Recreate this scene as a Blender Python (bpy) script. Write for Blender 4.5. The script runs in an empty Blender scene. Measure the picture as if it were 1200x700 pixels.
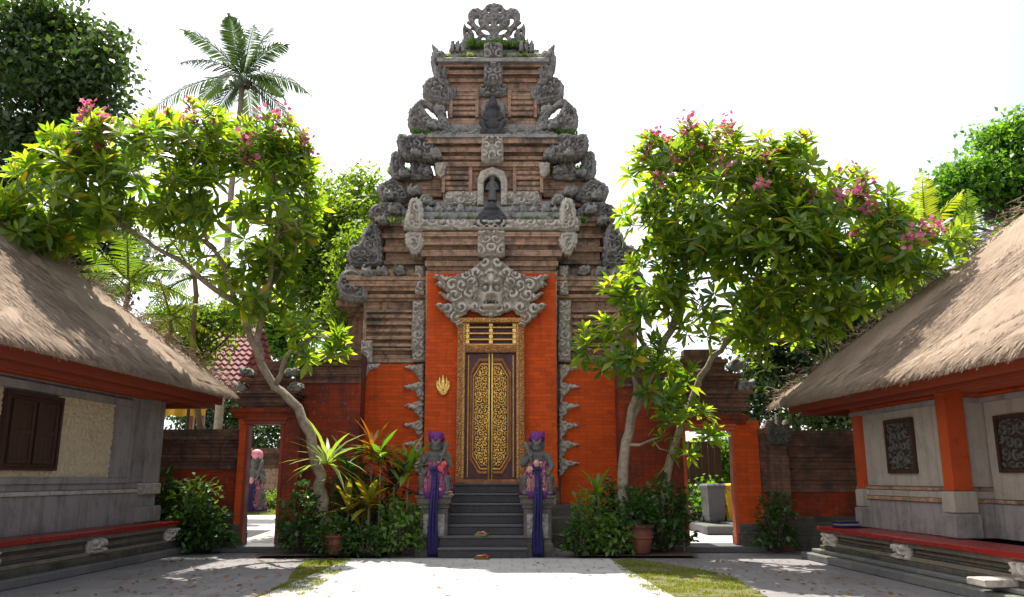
import bpy, bmesh, math, random
import numpy as np
from mathutils import Vector, Matrix
from math import radians as R, sin, cos, pi

# ------------------------------------------------------------------ camera, world, sun
sc = bpy.context.scene
C = sc.collection
PITCH = math.atan(210/960)
EYE = 1.5
cd = bpy.data.cameras.new('camera'); cam = bpy.data.objects.new('camera', cd); C.objects.link(cam)
cd.sensor_width = 36; cd.lens = 28.8; cd.clip_end = 900; cd.clip_start = 0.05
cam.location = (0, 0, EYE); cam.rotation_euler = (pi/2 + PITCH, 0, 0)
sc.camera = cam

SUN_EL, SUN_AZ = R(64), R(-17)      # sun beyond the gate, a little to the left
w = bpy.data.worlds.new('World'); sc.world = w; w.use_nodes = True
nt = w.node_tree; bg = nt.nodes['Background']
sky = nt.nodes.new('ShaderNodeTexSky'); sky.sky_type = 'NISHITA'; sky.sun_disc = False
sky.sun_elevation = SUN_EL; sky.sun_rotation = SUN_AZ; sky.dust_density = 4.0; sky.air_density = 1.0; sky.ozone_density = 1.0
# thin bright overcast veil over the blue
tc = nt.nodes.new('ShaderNodeTexCoord'); nz = nt.nodes.new('ShaderNodeTexNoise'); nz.inputs['Scale'].default_value = 2.2
nz.inputs['Detail'].default_value = 5
rm = nt.nodes.new('ShaderNodeMapRange'); rm.inputs[1].default_value = 0.3; rm.inputs[2].default_value = 0.62
rm.inputs[3].default_value = 0.5; rm.inputs[4].default_value = 0.88
mx = nt.nodes.new('ShaderNodeMix'); mx.data_type = 'RGBA'; mx.inputs[7].default_value = (9.4, 9.6, 9.9, 1)
nt.links.new(tc.outputs['Generated'], nz.inputs['Vector']); nt.links.new(nz.outputs['Fac'], rm.inputs[0])
# the veil thins out toward the upper right, where pale blue shows
sx = nt.nodes.new('ShaderNodeSeparateXYZ'); nt.links.new(tc.outputs['Generated'], sx.inputs[0])
gr = nt.nodes.new('ShaderNodeMapRange'); gr.inputs[1].default_value = .25; gr.inputs[2].default_value = .62; gr.inputs[3].default_value = 1.0; gr.inputs[4].default_value = .03
nt.links.new(sx.outputs[0], gr.inputs[0])
ml = nt.nodes.new('ShaderNodeMath'); ml.operation = 'MULTIPLY'; nt.links.new(rm.outputs[0], ml.inputs[0]); nt.links.new(gr.outputs[0], ml.inputs[1])
nt.links.new(ml.outputs[0], mx.inputs[0]); nt.links.new(sky.outputs[0], mx.inputs[6]); nt.links.new(mx.outputs[2], bg.inputs['Color'])
bg.inputs['Strength'].default_value = 0.092
sd = bpy.data.lights.new('sun', 'SUN'); sd.energy = 5.0; sd.angle = R(0.5); sd.color = (1.0, 0.95, 0.86)
sun = bpy.data.objects.new('sun', sd); C.objects.link(sun)
sdir = Vector((sin(SUN_AZ)*cos(SUN_EL), cos(SUN_AZ)*cos(SUN_EL), sin(SUN_EL)))
sun.rotation_euler = sdir.to_track_quat('Z', 'Y').to_euler(); sun.location = sdir*60
vs = sc.view_settings; vs.view_transform = 'Standard'; vs.look = 'None'; vs.gamma = 1; vs.use_curve_mapping = False
vs.exposure = 1.2
try:
    sc.cycles.max_bounces = 8; sc.cycles.transmission_bounces = 5; sc.cycles.diffuse_bounces = 4
except Exception: pass

random.seed(7); RNG = np.random.default_rng(11)
CP, SP = cos(PITCH), sin(PITCH)
def at(x, y, Y):
    """world point at depth Y that the photograph (1200x700) shows at pixel x, y"""
    u = (x-600)/960; v = (350-y)/960
    t = Y/(CP - v*SP)
    return Vector((u*t, Y, EYE + (SP + v*CP)*t))

# ------------------------------------------------------------------ scene helpers
def tag(o, label=None, cat=None, group=None, kind=None):
    if label: o['label'] = label
    if cat: o['category'] = cat
    if group: o['group'] = group
    if kind: o['kind'] = kind
    return o
def thing(name, label, cat, loc=(0,0,0), rz=0, group=None):
    o = bpy.data.objects.new(name, None); C.objects.link(o); o.empty_display_size = .2
    o.location = loc; o.rotation_euler = (0, 0, rz)
    return tag(o, label, cat, group)
def copy_tree(o, parent=None):
    c = o.copy(); C.objects.link(c)
    if parent: c.parent = parent
    for ch in list(o.children): copy_tree(ch, c)
    return c

class MB:
    def __init__(s): s.v = []; s.f = []
    def add(s, vs, fs):
        b = len(s.v); s.v.extend([tuple(p) for p in vs]); s.f.extend([tuple(i+b for i in f) for f in fs]); return s
    def box(s, x0, x1, y0, y1, z0, z1, bev=0):
        if bev:
            b = bev
            vs = []
            for z, ins in ((z0, b), (z0+b, 0), (z1-b, 0), (z1, b)):
                vs += [(x0+ins, y0+ins, z), (x1-ins, y0+ins, z), (x1-ins, y1-ins, z), (x0+ins, y1-ins, z)]
            fs = [(3,2,1,0), (12,13,14,15)]
            for k in range(3):
                for i in range(4):
                    j = (i+1) % 4; fs.append((k*4+i, k*4+j, k*4+4+j, k*4+4+i))
            return s.add(vs, fs)
        return s.add([(x0,y0,z0),(x1,y0,z0),(x1,y1,z0),(x0,y1,z0),(x0,y0,z1),(x1,y0,z1),(x1,y1,z1),(x0,y1,z1)],
                     [(3,2,1,0),(4,5,6,7),(0,1,5,4),(1,2,6,5),(2,3,7,6),(3,0,4,7)])
    def tube(s, pts, rad, n=7, cap=True):
        pts = [Vector(p) for p in pts]; m = len(pts)
        if not hasattr(rad, '__len__'): rad = [rad]*m
        up = Vector((0.13, 0.21, 1)).normalized(); vs = []; prev = None
        for i, p in enumerate(pts):
            d = (pts[min(i+1, m-1)] - pts[max(i-1, 0)])
            if d.length < 1e-6: d = Vector((0,0,1))
            d.normalize()
            if prev is None:
                a = d.cross(up)
                if a.length < .1: a = d.cross(Vector((1,0,0)))
            else: a = prev - d*prev.dot(d)
            a.normalize(); prev = a; b = d.cross(a)
            for k in range(n):
                t = 2*pi*k/n; vs.append(p + (a*cos(t) + b*sin(t))*rad[i])
        fs = []
        for i in range(m-1):
            for k in range(n):
                j = (k+1) % n; fs.append((i*n+k, i*n+j, i*n+n+j, i*n+n+k))
        if cap: fs += [tuple(range(n-1, -1, -1)), tuple(range((m-1)*n, m*n))]
        return s.add(vs, fs)
    def lathe(s, prof, n=20, c=(0,0,0), sx=1, sy=1, fold=0, nf=9):
        vs = []; m = len(prof)
        for r, z in prof:
            for k in range(n):
                t = 2*pi*k/n; rr = r*(1 + fold*sin(nf*t))
                vs.append((c[0]+rr*cos(t)*sx, c[1]+rr*sin(t)*sy, c[2]+z))
        fs = [(i*n+k, i*n+(k+1) % n, i*n+n+(k+1) % n, i*n+n+k) for i in range(m-1) for k in range(n)]
        fs += [tuple(range(n-1, -1, -1)), tuple(range((m-1)*n, m*n))]
        return s.add(vs, fs)
    def ball(s, c, rx, ry=None, rz=None, n=12, m=8):
        ry = ry or rx; rz = rz or rx
        prof = [(max(1e-3, sin(pi*i/m)), -cos(pi*i/m)) for i in range(m+1)]
        vs = []
        for r, z in prof:
            for k in range(n):
                t = 2*pi*k/n; vs.append((c[0]+rx*r*cos(t), c[1]+ry*r*sin(t), c[2]+rz*z))
        fs = [(i*n+k, i*n+(k+1) % n, i*n+n+(k+1) % n, i*n+n+k) for i in range(m) for k in range(n)]
        fs += [tuple(range(n-1, -1, -1)), tuple(range(m*n, (m+1)*n))]
        return s.add(vs, fs)
    def build(s, name, mat, parent=None, world=False, smooth=False):
        me = bpy.data.meshes.new(name)
        off = parent.location if (parent is not None and world) else None
        vs = s.v if off is None else [(p[0]-off[0], p[1]-off[1], p[2]-off[2]) for p in s.v]
        me.from_pydata(vs, [], s.f); me.update()
        return link(name, me, mat, parent, smooth)
def link(name, me, mat, parent=None, smooth=False):
    o = bpy.data.objects.new(name, me); C.objects.link(o)
    if mat: me.materials.append(mat)
    if smooth: me.polygons.foreach_set('use_smooth', [True]*len(me.polygons))
    if parent: o.parent = parent
    return o
def np_mesh(name, V, F, mat, parent=None, off=None, smooth=False):
    """V (n,3) array, F (m,k) int array of equal-size faces"""
    V = np.asarray(V, float)
    if off is not None: V = V - np.array(off)[None, :]
    me = bpy.data.meshes.new(name); m, k = F.shape
    me.vertices.add(len(V)); me.vertices.foreach_set('co', V.ravel())
    me.loops.add(m*k); me.loops.foreach_set('vertex_index', F.ravel().astype(np.int32))
    me.polygons.add(m); me.polygons.foreach_set('loop_start', np.arange(0, m*k, k, dtype=np.int32))
    me.update(calc_edges=True); me.validate()
    return link(name, me, mat, parent, smooth)

def rough_up(o, seg=0.16, amp=0.012, freq=2.2, seed=0):
    """break a built moulding into short lengths and let its edges wander, as old brickwork does"""
    from mathutils import noise
    bm = bmesh.new(); bm.from_mesh(o.data)
    for _ in range(6):
        ed = [e for e in bm.edges if e.calc_length() > seg*1.9]
        if not ed or len(bm.verts) > 24000: break
        bmesh.ops.subdivide_edges(bm, edges=ed, cuts=1, use_grid_fill=True)
    for v in bm.verts:
        p = v.co*freq + Vector((seed*3.1, seed*1.7, 0))
        n = noise.noise_vector(p)*0.6 + noise.noise_vector(p*4.1)*0.4
        v.co += Vector((n.x, n.y, n.z*0.6))*amp
    bm.to_mesh(o.data); bm.free(); o.data.update(); return o

# ------------------------------------------------------------------ materials
class NG:
    def __init__(s, name):
        s.m = bpy.data.materials.new(name); s.m.use_nodes = True; s.nt = s.m.node_tree
        s.b = s.nt.nodes['Principled BSDF']; s.out = s.nt.nodes['Material Output']
    def n(s, t, **k):
        x = s.nt.nodes.new('ShaderNode'+t)
        for a, b in k.items(): setattr(x, a, b)
        return x
    def l(s, a, b): s.nt.links.new(a, b)
    def setv(s, node, **k):
        for a, b in k.items():
            i = node.inputs[a.replace('_', ' ')]
            if hasattr(b, 'is_output') or hasattr(b, 'links'): s.l(b, i)
            else: i.default_value = b
        return node
    def coord(s): return s.n('TexCoord').outputs['Object']
    def noise(s, vec, scale, detail=5, rough=.6, dist=0):
        x = s.n('TexNoise'); s.l(vec, x.inputs['Vector'])
        x.inputs['Scale'].default_value = scale; x.inputs['Detail'].default_value = detail
        x.inputs['Roughness'].default_value = rough; x.inputs['Distortion'].default_value = dist
        return x.outputs['Fac']
    def ramp(s, fac, a, b, lo=0., hi=1.):
        x = s.n('MapRange'); s.l(fac, x.inputs[0])
        for i, v in zip((1,2,3,4), (a, b, lo, hi)): x.inputs[i].default_value = v
        x.clamp = True; return x.outputs[0]
    def mix(s, f, a, b, mode='MIX'):
        x = s.n('Mix', data_type='RGBA', blend_type=mode)
        for i, v in ((0, f), (6, a), (7, b)):
            if hasattr(v, 'links'): s.l(v, x.inputs[i])
            elif i == 0: x.inputs[0].default_value = v
            else: x.inputs[i].default_value = (*v, 1)
        return x.outputs[2]
    def math(s, op, a, b=None, c=None):
        x = s.n('Math', operation=op)
        for i, v in enumerate((a, b, c)):
            if v is None: continue
            if hasattr(v, 'links'): s.l(v, x.inputs[i])
            else: x.inputs[i].default_value = v
        return x.outputs[0]
    def wallvec(s, vec):
        a = s.n('SeparateXYZ'); s.l(vec, a.inputs[0]); c = s.n('CombineXYZ')
        s.l(s.math('ADD', a.outputs[0], a.outputs[1]), c.inputs[0]); s.l(a.outputs[2], c.inputs[1]); return c.outputs[0]
    def up(s):
        a = s.n('SeparateXYZ'); s.l(s.n('NewGeometry').outputs['Normal'], a.inputs[0]); return a.outputs[2]
    def bump(s, h, strength=.5, dist=.02, prev=None):
        x = s.n('Bump'); s.l(h, x.inputs['Height']); x.inputs['Strength'].default_value = strength
        x.inputs['Distance'].default_value = dist
        if prev is not None: s.l(prev, x.inputs['Normal'])
        return x.outputs[0]
    def done(s, col, rough=.85, nor=None, metal=0, spec=.3):
        b = s.b
        if hasattr(col, 'links'): s.l(col, b.inputs['Base Color'])
        else: b.inputs['Base Color'].default_value = (*col, 1)
        if hasattr(rough, 'links'): s.l(rough, b.inputs['Roughness'])
        else: b.inputs['Roughness'].default_value = rough
        b.inputs['Metallic'].default_value = metal; b.inputs['Specular IOR Level'].default_value = spec
        if nor is not None: s.l(nor, b.inputs['Normal'])
        return s.m

def stone(name, c1, c2, dirt=(.03,.03,.03), dirt_lo=.52, dirt_hi=.7, scale=1.4, brick=None, rough=.88, bump=.5, moss=0., scroll=0., spec=.25, grain=40, streak=0., blotch=0., pale=.1, bs=6.):
    """masonry: two base colours, lichen patches, optional brick courses, optional moss on the tops, optional carved scrollwork relief"""
    g = NG(name); v = g.coord()
    col = g.mix(g.noise(v, scale*3.1, 6), c1, c2); nor = None
    fine = g.noise(v, grain, 4, .7)
    col = g.mix(g.ramp(fine, .3, .75, 0, .45), col, tuple(x*.62 for x in c1))
    if brick:
        wv = g.wallvec(v); bt = g.n('TexBrick'); g.l(wv, bt.inputs['Vector'])
        g.setv(bt, Scale=1.0, Mortar_Size=brick[2], Mortar_Smooth=.25, Bias=0., Brick_Width=brick[0], Row_Height=brick[1])
        bt.inputs['Color1'].default_value = (1.12,1.08,1.05,1); bt.inputs['Color2'].default_value = (.72,.74,.78,1); bt.inputs['Mortar'].default_value = (.62,.6,.58,1)
        bt.offset = .5
        col = g.mix(.75, col, bt.outputs['Color'], 'MULTIPLY')
        nor = g.bump(bt.outputs['Fac'], .6, -.012)
    d = g.noise(v, scale, 9, .68, .4)
    col = g.mix(g.ramp(d, dirt_lo, dirt_hi, 0, .88), col, dirt)
    if streak:
        mp = g.n('Mapping'); g.l(g.wallvec(v), mp.inputs['Vector']); mp.inputs['Scale'].default_value = (5, .35, 1)
        col = g.mix(g.ramp(g.noise(mp.outputs[0], 1.3, 5), .5, .72, 0, streak), col, dirt)
    # pale and black lichen freckles
    col = g.mix(g.ramp(g.noise(v, scale*9, 3, .5), .60, .70, 0, pale), col, (.42,.41,.38))
    if blotch: col = g.mix(g.ramp(g.noise(v, bs, 6, .72, .6), .50, .60, 0, blotch), col, dirt)
    if moss:
        mf = g.math('MULTIPLY', g.ramp(g.up(), .35, .8), g.ramp(g.noise(v, 3.3, 6), .38, .58, 0, moss))
        col = g.mix(mf, col, (.09,.12,.025))
    if scroll:
        vo = g.n('TexVoronoi'); g.l(v, vo.inputs['Vector']); vo.inputs['Scale'].default_value = scroll
        sv = g.n('VectorMath', operation='SCALE'); g.l(v, sv.inputs[0]); sv.inputs['Scale'].default_value = 1
        df = g.n('VectorMath', operation='SUBTRACT'); g.l(v, df.inputs[0]); g.l(vo.outputs['Position'], df.inputs[1])
        s3 = g.n('SeparateXYZ'); g.l(df.outputs[0], s3.inputs[0])
        ang = g.math('ARCTAN2', s3.outputs[2], g.math('ADD', s3.outputs[0], s3.outputs[1]))
        ph = g.math('ADD', ang, g.math('MULTIPLY', vo.outputs['Distance'], scroll*13))
        h = g.math('SINE', ph)
        h2 = g.ramp(h, -.5, .6)
        nor = g.bump(h2, .9, .035, nor)
    nor = g.bump(fine, bump, .012, nor)
    nor = g.bump(g.noise(v, 9, 5), bump*.8, .03, nor)
    return g.done(col, rough, nor, 0, spec)

def paint(name, c1, c2, rough=.5, scale=4, wear=None, spec=.4, bump=.12, grainx=None):
    g = NG(name); v = g.coord()
    if grainx:
        mp = g.n('Mapping'); g.l(v, mp.inputs['Vector']); mp.inputs['Scale'].default_value = grainx; v2 = mp.outputs[0]
    else: v2 = v
    n1 = g.noise(v2, scale, 7)
    col = g.mix(g.ramp(n1, .3, .7), c1, c2)
    if wear: col = g.mix(g.ramp(g.noise(v, scale*1.7, 8, .7), .54, .66, 0, .85), col, wear)
    return g.done(col, g.ramp(n1, .3, .7, rough*.8, min(1, rough*1.3)), g.bump(g.noise(v2, scale*6, 5), bump, .02), 0, spec)

def leaf_mat(name, c1, c2, trans=.45, rough=.42, tcol=None, spec=.4, old=0):
    g = NG(name)
    ri = g.n('NewGeometry').outputs['Random Per Island']
    col = g.mix(ri, c1, c2)
    if old: col = g.mix(g.ramp(ri, .978, .985), col, (.36,.25,.03))
    vn = g.noise(g.coord(), 1.1, 3)
    col = g.mix(g.ramp(vn, .35, .65, 0, .4), col, tuple(a*.55 for a in c1))
    g.done(col, rough, None, 0, spec)
    tr = g.n('BsdfTranslucent')
    tt = g.mix(1.0, col, tcol or (2.2, 2.1, .7), 'MULTIPLY'); g.l(tt, tr.inputs['Color'])
    ms = g.n('MixShader'); ms.inputs[0].default_value = trans
    g.l(g.b.outputs[0], ms.inputs[1]); g.l(tr.outputs[0], ms.inputs[2]); g.l(ms.outputs[0], g.out.inputs['Surface'])
    return g.m

MT = {}
MT['brick'] = stone('old_temple_brick', (.50,.315,.215), (.31,.185,.125), (.045,.04,.038), .52, .68, 1.3, (.26,.075,.006), moss=.8, streak=.65, blotch=.5)
MT['brick_dark'] = stone('weathered_wall_brick', (.22,.10,.065), (.12,.07,.052), (.024,.024,.024), .46, .66, 1.1, (.25,.08,.007), moss=.7, streak=.7)
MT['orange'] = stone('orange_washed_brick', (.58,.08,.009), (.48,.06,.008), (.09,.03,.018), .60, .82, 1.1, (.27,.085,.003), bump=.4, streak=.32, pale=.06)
MT['orange_old_shaded'] = stone('faded_shaded_orange_wall', (.34,.046,.012), (.20,.034,.014), (.025,.022,.02), .46, .68, 1.0, (.27,.085,.004), bump=.35, streak=.6, pale=.1)  # faded orange, its base colour darkened further to carry the tree shade
MT['carved'] = stone('carved_pale_stone', (.34,.31,.27), (.25,.23,.2), (.04,.04,.04), .55, .72, 2.2, bump=.5, scroll=6.5, blotch=.6, pale=.4)
MT['carved_plain'] = stone('pale_stone', (.52,.465,.40), (.37,.33,.285), (.06,.057,.053), .60, .80, 2.4, bump=.4, blotch=.4, pale=.3)
MT['ornament'] = stone('dark_lichen_stone', (.31,.285,.27), (.18,.165,.16), (.035,.036,.04), .5, .68, 2.0, bump=.5, moss=.9, blotch=.5, pale=.4)
MT['figure'] = stone('black_figure_stone', (.055,.053,.055), (.035,.035,.037), (.02,.02,.02), .55, .7, 4, bump=.5)
MT['guard'] = stone('guardian_grey_stone', (.13,.125,.115), (.075,.075,.07), (.025,.027,.022), .5, .68, 5, bump=.5, moss=.3)
MT['step'] = stone('dark_step_stone', (.045,.042,.045), (.03,.029,.032), (.016,.016,.018), .55, .75, 3, bump=.4, spec=.35, rough=.7)
MT['step_edge'] = stone('worn_step_edge', (.095,.09,.09), (.065,.062,.064), (.04,.04,.04), .55, .75, 5, bump=.4, rough=.75)
MT['base_stone'] = stone('mossy_base_stone', (.12,.105,.09), (.075,.07,.062), (.022,.024,.02), .48, .66, 1.6, (.42,.16,.006), moss=.8, scroll=0)
MT['plinth'] = stone('plinth_sandstone', (.26,.20,.155), (.19,.16,.135), (.06,.055,.05), .55, .74, 1.4, (.55,.19,.006), moss=.4, streak=.4)
MT['curb'] = stone('grey_curb_stone', (.17,.165,.165), (.12,.118,.12), (.06,.058,.055), .55, .75, 1.2, (.8,.5,.004), moss=.3)
MT['plaster'] = stone('grey_wall_stone', (.33,.295,.28), (.235,.21,.205), (.085,.075,.07), .55, .8, 1.0, bump=.4, streak=.6, blotch=.25, bs=3.)
MT['plaster_light'] = stone('light_plaster', (.43,.375,.315), (.33,.285,.24), (.15,.13,.11), .55, .82, .9, bump=.35, streak=.55, blotch=.2, bs=3.)
MT['relief'] = stone('ochre_relief_stone', (.58,.475,.32), (.46,.375,.25), (.14,.11,.07), .6, .82, 1.5, bump=.4, scroll=0)
MT['red'] = paint('red_painted_board', (.30,.012,.009), (.19,.009,.008), .3, 5, (.13,.045,.035), .5)
MT['orange_paint'] = paint('orange_painted_timber', (.46,.07,.014), (.34,.05,.012), .5, 2.5, (.16,.04,.02), .35, grainx=(1, .15, 1))
MT['fascia'] = paint('red_brown_fascia', (.22,.033,.011), (.14,.024,.011), .55, 2.2, (.12,.04,.02), .3, grainx=(1, .1, 1))
MT['wood_dark'] = paint('dark_shutter_wood', (.055,.024,.015), (.03,.015,.011), .5, 3, None, .35, grainx=(8, 8, .4))
MT['wood_door'] = paint('maroon_door_wood', (.06,.014,.01), (.035,.01,.008), .45, 5, None, .35)
MT['wood_trim'] = paint('brown_trim_wood', (.27,.10,.035), (.17,.06,.022), .5, 5, (.36,.20,.05), .35)
MT['pole_wood'] = paint('weathered_pole', (.22,.16,.10), (.14,.10,.065), .8, 6, None, .2, .4, (1, 1, .2))
def gold_mat(name, c):
    g = NG(name); v = g.coord(); n1 = g.noise(v, 26, 5)
    col = g.mix(g.ramp(n1, .35, .7), c, tuple(x*.5 for x in c))
    return g.done(col, g.ramp(n1, .3, .7, .28, .55), g.bump(n1, .35, .01), .35, .5)
MT['gold'] = gold_mat('gilded_carving', (.95,.60,.15))
MT['gold_dim'] = gold_mat('old_gilding', (.72,.38,.09))
MT['bark'] = stone('grey_bark', (.33,.26,.19), (.21,.165,.12), (.09,.085,.06), .50, .68, 5, bump=.9, grain=25, blotch=.5, bs=9., pale=.3)
MT['bark_dark'] = stone('dark_bark', (.10,.085,.065), (.06,.05,.04), (.03,.032,.025), .52, .7, 4, bump=.7, grain=25)
MT['terracotta'] = stone('terracotta', (.20,.065,.04), (.13,.05,.035), (.06,.04,.035), .55, .75, 4, bump=.2)
MT['frangi'] = leaf_mat('plumeria_leaf', (.036,.10,.018), (.20,.27,.024), .58, .28, (3.0,2.7,.7), .55, 1)
MT['frangi_dark'] = leaf_mat('plumeria_shade_leaf', (.035,.10,.025), (.06,.14,.03), .35, .32)
MT['tree_dark'] = leaf_mat('dark_tree_leaf', (.022,.052,.016), (.06,.10,.03), .35, .36)
MT['tree_bright'] = leaf_mat('bright_tree_leaf', (.03,.105,.014), (.13,.25,.022), .52, .42)
MT['tree_mid'] = leaf_mat('mid_tree_leaf', (.07,.14,.014), (.15,.21,.02), .55, .45)
MT['palm'] = leaf_mat('coconut_frond', (.03,.062,.028), (.05,.085,.04), .28, .4)
MT['palm_yellow'] = leaf_mat('yellow_palm_leaf', (.20,.22,.012), (.13,.19,.012), .5, .45)
MT['areca'] = leaf_mat('areca_leaf', (.06,.12,.014), (.12,.16,.016), .45, .4)
MT['shrub'] = leaf_mat('shrub_leaf', (.025,.065,.014), (.05,.11,.02), .3, .38)
MT['shrub_light'] = leaf_mat('light_shrub_leaf', (.07,.15,.025), (.13,.21,.04), .4, .4)
MT['fern'] = leaf_mat('pale_fern_leaf', (.16,.24,.05), (.24,.29,.09), .42, .4)
MT['cord_orange'] = leaf_mat('orange_cordyline', (.40,.16,.015), (.12,.15,.02), .3, .4, (1.6,1.2,.6))
MT['croton'] = leaf_mat('yellow_croton', (.30,.22,.02), (.11,.14,.02), .4, .38, (1.7,1.6,.6))
MT['cord_green'] = leaf_mat('green_cordyline', (.075,.16,.02), (.12,.2,.03), .4, .38)
MT['purple_leaf'] = leaf_mat('purple_leaf', (.06,.022,.04), (.04,.05,.03), .3, .38)
MT['petal'] = leaf_mat('pink_petal', (.46,.10,.22), (.60,.24,.33), .35, .5, (1.5,1.1,1.1), .2)
MT['grass'] = leaf_mat('lawn_blade', (.10,.15,.018), (.22,.21,.04), .4, .55)
MT['dry'] = leaf_mat('dry_leaf', (.26,.15,.05), (.16,.085,.03), .25, .6, (1.5,1.2,.7), .2)
# ------------------------------------------------------------------ carving tools
def smooth_poly(pts, n=4):
    P = [np.array(p, float) for p in pts]; m = len(P); out = []
    for i in range(m):
        a, b, c, d = P[i-1], P[i], P[(i+1) % m], P[(i+2) % m]
        for k in range(n):
            t = k/n
            out.append(.5*((2*b) + (c-a)*t + (2*a-5*b+4*c-d)*t*t + (3*b-a-3*c+d)*t**3))
    return np.array(out)
def sdf_poly(X, Z, P):
    """signed distance, positive inside"""
    px, pz = X.ravel(), Z.ravel(); d = np.full(px.shape, 1e9); ins = np.zeros(px.shape, bool)
    m = len(P)
    for i in range(m):
        ax, az = P[i]; bx, bz = P[(i+1) % m]
        ex, ez = bx-ax, bz-az; L = ex*ex+ez*ez
        if L < 1e-12: continue
        t = np.clip(((px-ax)*ex+(pz-az)*ez)/L, 0, 1)
        d = np.minimum(d, (px-ax-t*ex)**2+(pz-az-t*ez)**2)
        cr = (az > pz) != (bz > pz)
        if ez != 0: ins ^= cr & (px < ex*(pz-az)/ez+ax)
    d = np.sqrt(d); d[~ins] *= -1
    return d.reshape(X.shape)
def spirals(X, Z, size, seed=0, turns=1.45, sym=None):
    """a carpet of scrolls: every cell holds one spiral; returns 0..1 heights"""
    rg = np.random.default_rng(abs(int(seed)))
    Xs = np.abs(X-sym) if sym is not None else X
    x0, x1, z0, z1 = Xs.min()-size, Xs.max()+size, Z.min()-size, Z.max()+size
    cx, cz = np.meshgrid(np.arange(x0, x1, size), np.arange(z0, z1, size))
    cx = cx + (np.arange(cx.shape[0]) % 2)[:, None]*size*.5
    cx = (cx + rg.uniform(-.25, .25, cx.shape)*size).ravel(); cz = (cz + rg.uniform(-.25, .25, cz.shape)*size).ravel()
    sg = rg.choice([-1, 1], cx.shape); off = rg.uniform(0, 6.28, cx.shape)
    best = np.full(X.shape, 1e9); sec = np.full(X.shape, 1e9); idx = np.zeros(X.shape, int)
    for i in range(len(cx)):
        d = (Xs-cx[i])**2+(Z-cz[i])**2
        c = d < best; sec = np.where(c, best, np.minimum(sec, d)); best = np.where(c, d, best); idx[c] = i
    r = np.sqrt(best); th = np.arctan2(Z-cz[idx], Xs-cx[idx])
    h = .5+.5*np.sin(sg[idx]*th + off[idx] + 2*pi*turns*r/size*1.3)
    edge = np.sqrt(sec)-r
    return np.clip(h*1.35-.15, 0, 1)*np.clip(edge/(size*.14), .15, 1)
def slab(name, S, X, Z, yf, thick, H, mat, parent, edge=.05, back=True, smooth=True):
    """solid carved slab: S = signed distance grid, H = extra relief height (m) toward the viewer; yf = its front plane"""
    ny, nx = S.shape; cs = X[0,1]-X[0,0]
    cen = .25*(S[:-1,:-1]+S[1:,:-1]+S[:-1,1:]+S[1:,1:]) > 0
    if not cen.any(): return None
    gz, gx = np.gradient(S, cs); gl = np.sqrt(gx*gx+gz*gz)+1e-6
    out = np.clip(-S, 0, cs*1.2)
    full = np.zeros(S.shape, int); full[:-1,:-1] += cen; full[1:,:-1] += cen; full[:-1,1:] += cen; full[1:,1:] += cen
    bd = (full > 0) & (full < 4)
    mv = np.where(bd, np.clip(S, -cs*1.2, cs*.6), 0)
    Xp = X - gx/gl*mv; Zp = Z - gz/gl*mv
    k = np.clip(S/edge, 0, 1); round_ = np.sqrt(1-(1-k)**2)
    Y = yf + edge*(1-round_) - np.where(bd, 0, H*np.clip(S/(edge*.8), 0, 1))
    use = full > 0; ids = -np.ones(S.shape, int); ids[use] = np.arange(use.sum())
    V = np.stack([Xp[use], Y[use], Zp[use]], 1); nV = len(V)
    a, b, c, d = ids[:-1,:-1][cen], ids[:-1,1:][cen], ids[1:,1:][cen], ids[1:,:-1][cen]
    F = np.stack([a, b, c, d], 1); Fs = [F]
    VB = V.copy(); VB[:,1] = yf+thick
    if back: Fs.append(np.stack([d, c, b, a], 1)+nV)
    pc = np.pad(cen, 1)
    for (di, dj, u, v) in ((-1,0,(0,0),(0,1)), (1,0,(1,1),(1,0)), (0,-1,(1,0),(0,0)), (0,1,(0,1),(1,1))):
        nb = pc[1+di:1+di+ny-1, 1+dj:1+dj+nx-1]
        I, J = np.nonzero(cen & ~nb)
        p = ids[I+u[0], J+u[1]]; q = ids[I+v[0], J+v[1]]
        Fs.append(np.stack([q, p, p+nV, q+nV], 1))
    return np_mesh(name, np.concatenate([V, VB]), np.concatenate(Fs), mat, parent, tuple(parent.location) if parent else None, smooth)
def carve(name, polys, Y, thick, mat, parent, holes=(), cell=.02, relief=.03, size=.16, seed=0, edge=.05, mirror=None, smooth=4, sym=None, extra=None, pierce=None, frill=0., ridge=0.):
    """polys in world (x, z)"""
    ps = [smooth_poly(p, smooth) if smooth else np.array(p, float) for p in polys]
    hs = [smooth_poly(p, smooth) if smooth else np.array(p, float) for p in holes]
    if mirror is not None:
        for q in ps+hs: q[:,0] = 2*mirror-q[:,0]
    al = np.concatenate(ps)
    X, Z = np.meshgrid(np.arange(al[:,0].min()-2*cell, al[:,0].max()+2*cell, cell), np.arange(al[:,1].min()-2*cell, al[:,1].max()+2*cell, cell))
    S = np.max([sdf_poly(X, Z, p) for p in ps], 0)
    for h in hs: S = np.minimum(S, -sdf_poly(X, Z, h))
    sp = spirals(X, Z, size, seed, sym=sym); H = relief*np.clip((sp-.22)/.3, 0, 1)
    if frill: S = S-frill*(1-np.clip(sp*1.3, 0, 1))*np.exp(-np.clip(S, 0, 9)/.12)
    if ridge: H = H*np.clip((S-.11)/.05, 0, 1)+ridge*(.5+.5*np.cos(S*2*pi/.095))*np.clip(1-(S-.12)/.05, 0, 1)
    if extra is not None: H = extra(X, Z, H)
    if pierce is not None: S = np.minimum(S, (spirals(X, Z, size, seed, 1.9, sym=sym)-pierce)*size*.25)
    return slab(name, S, X, Z, Y, thick, H, mat, parent, edge)
def W2(pts, Y): return [(lambda q: (q.x, q.z))(at(x, y, Y)) for x, y in pts]

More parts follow.
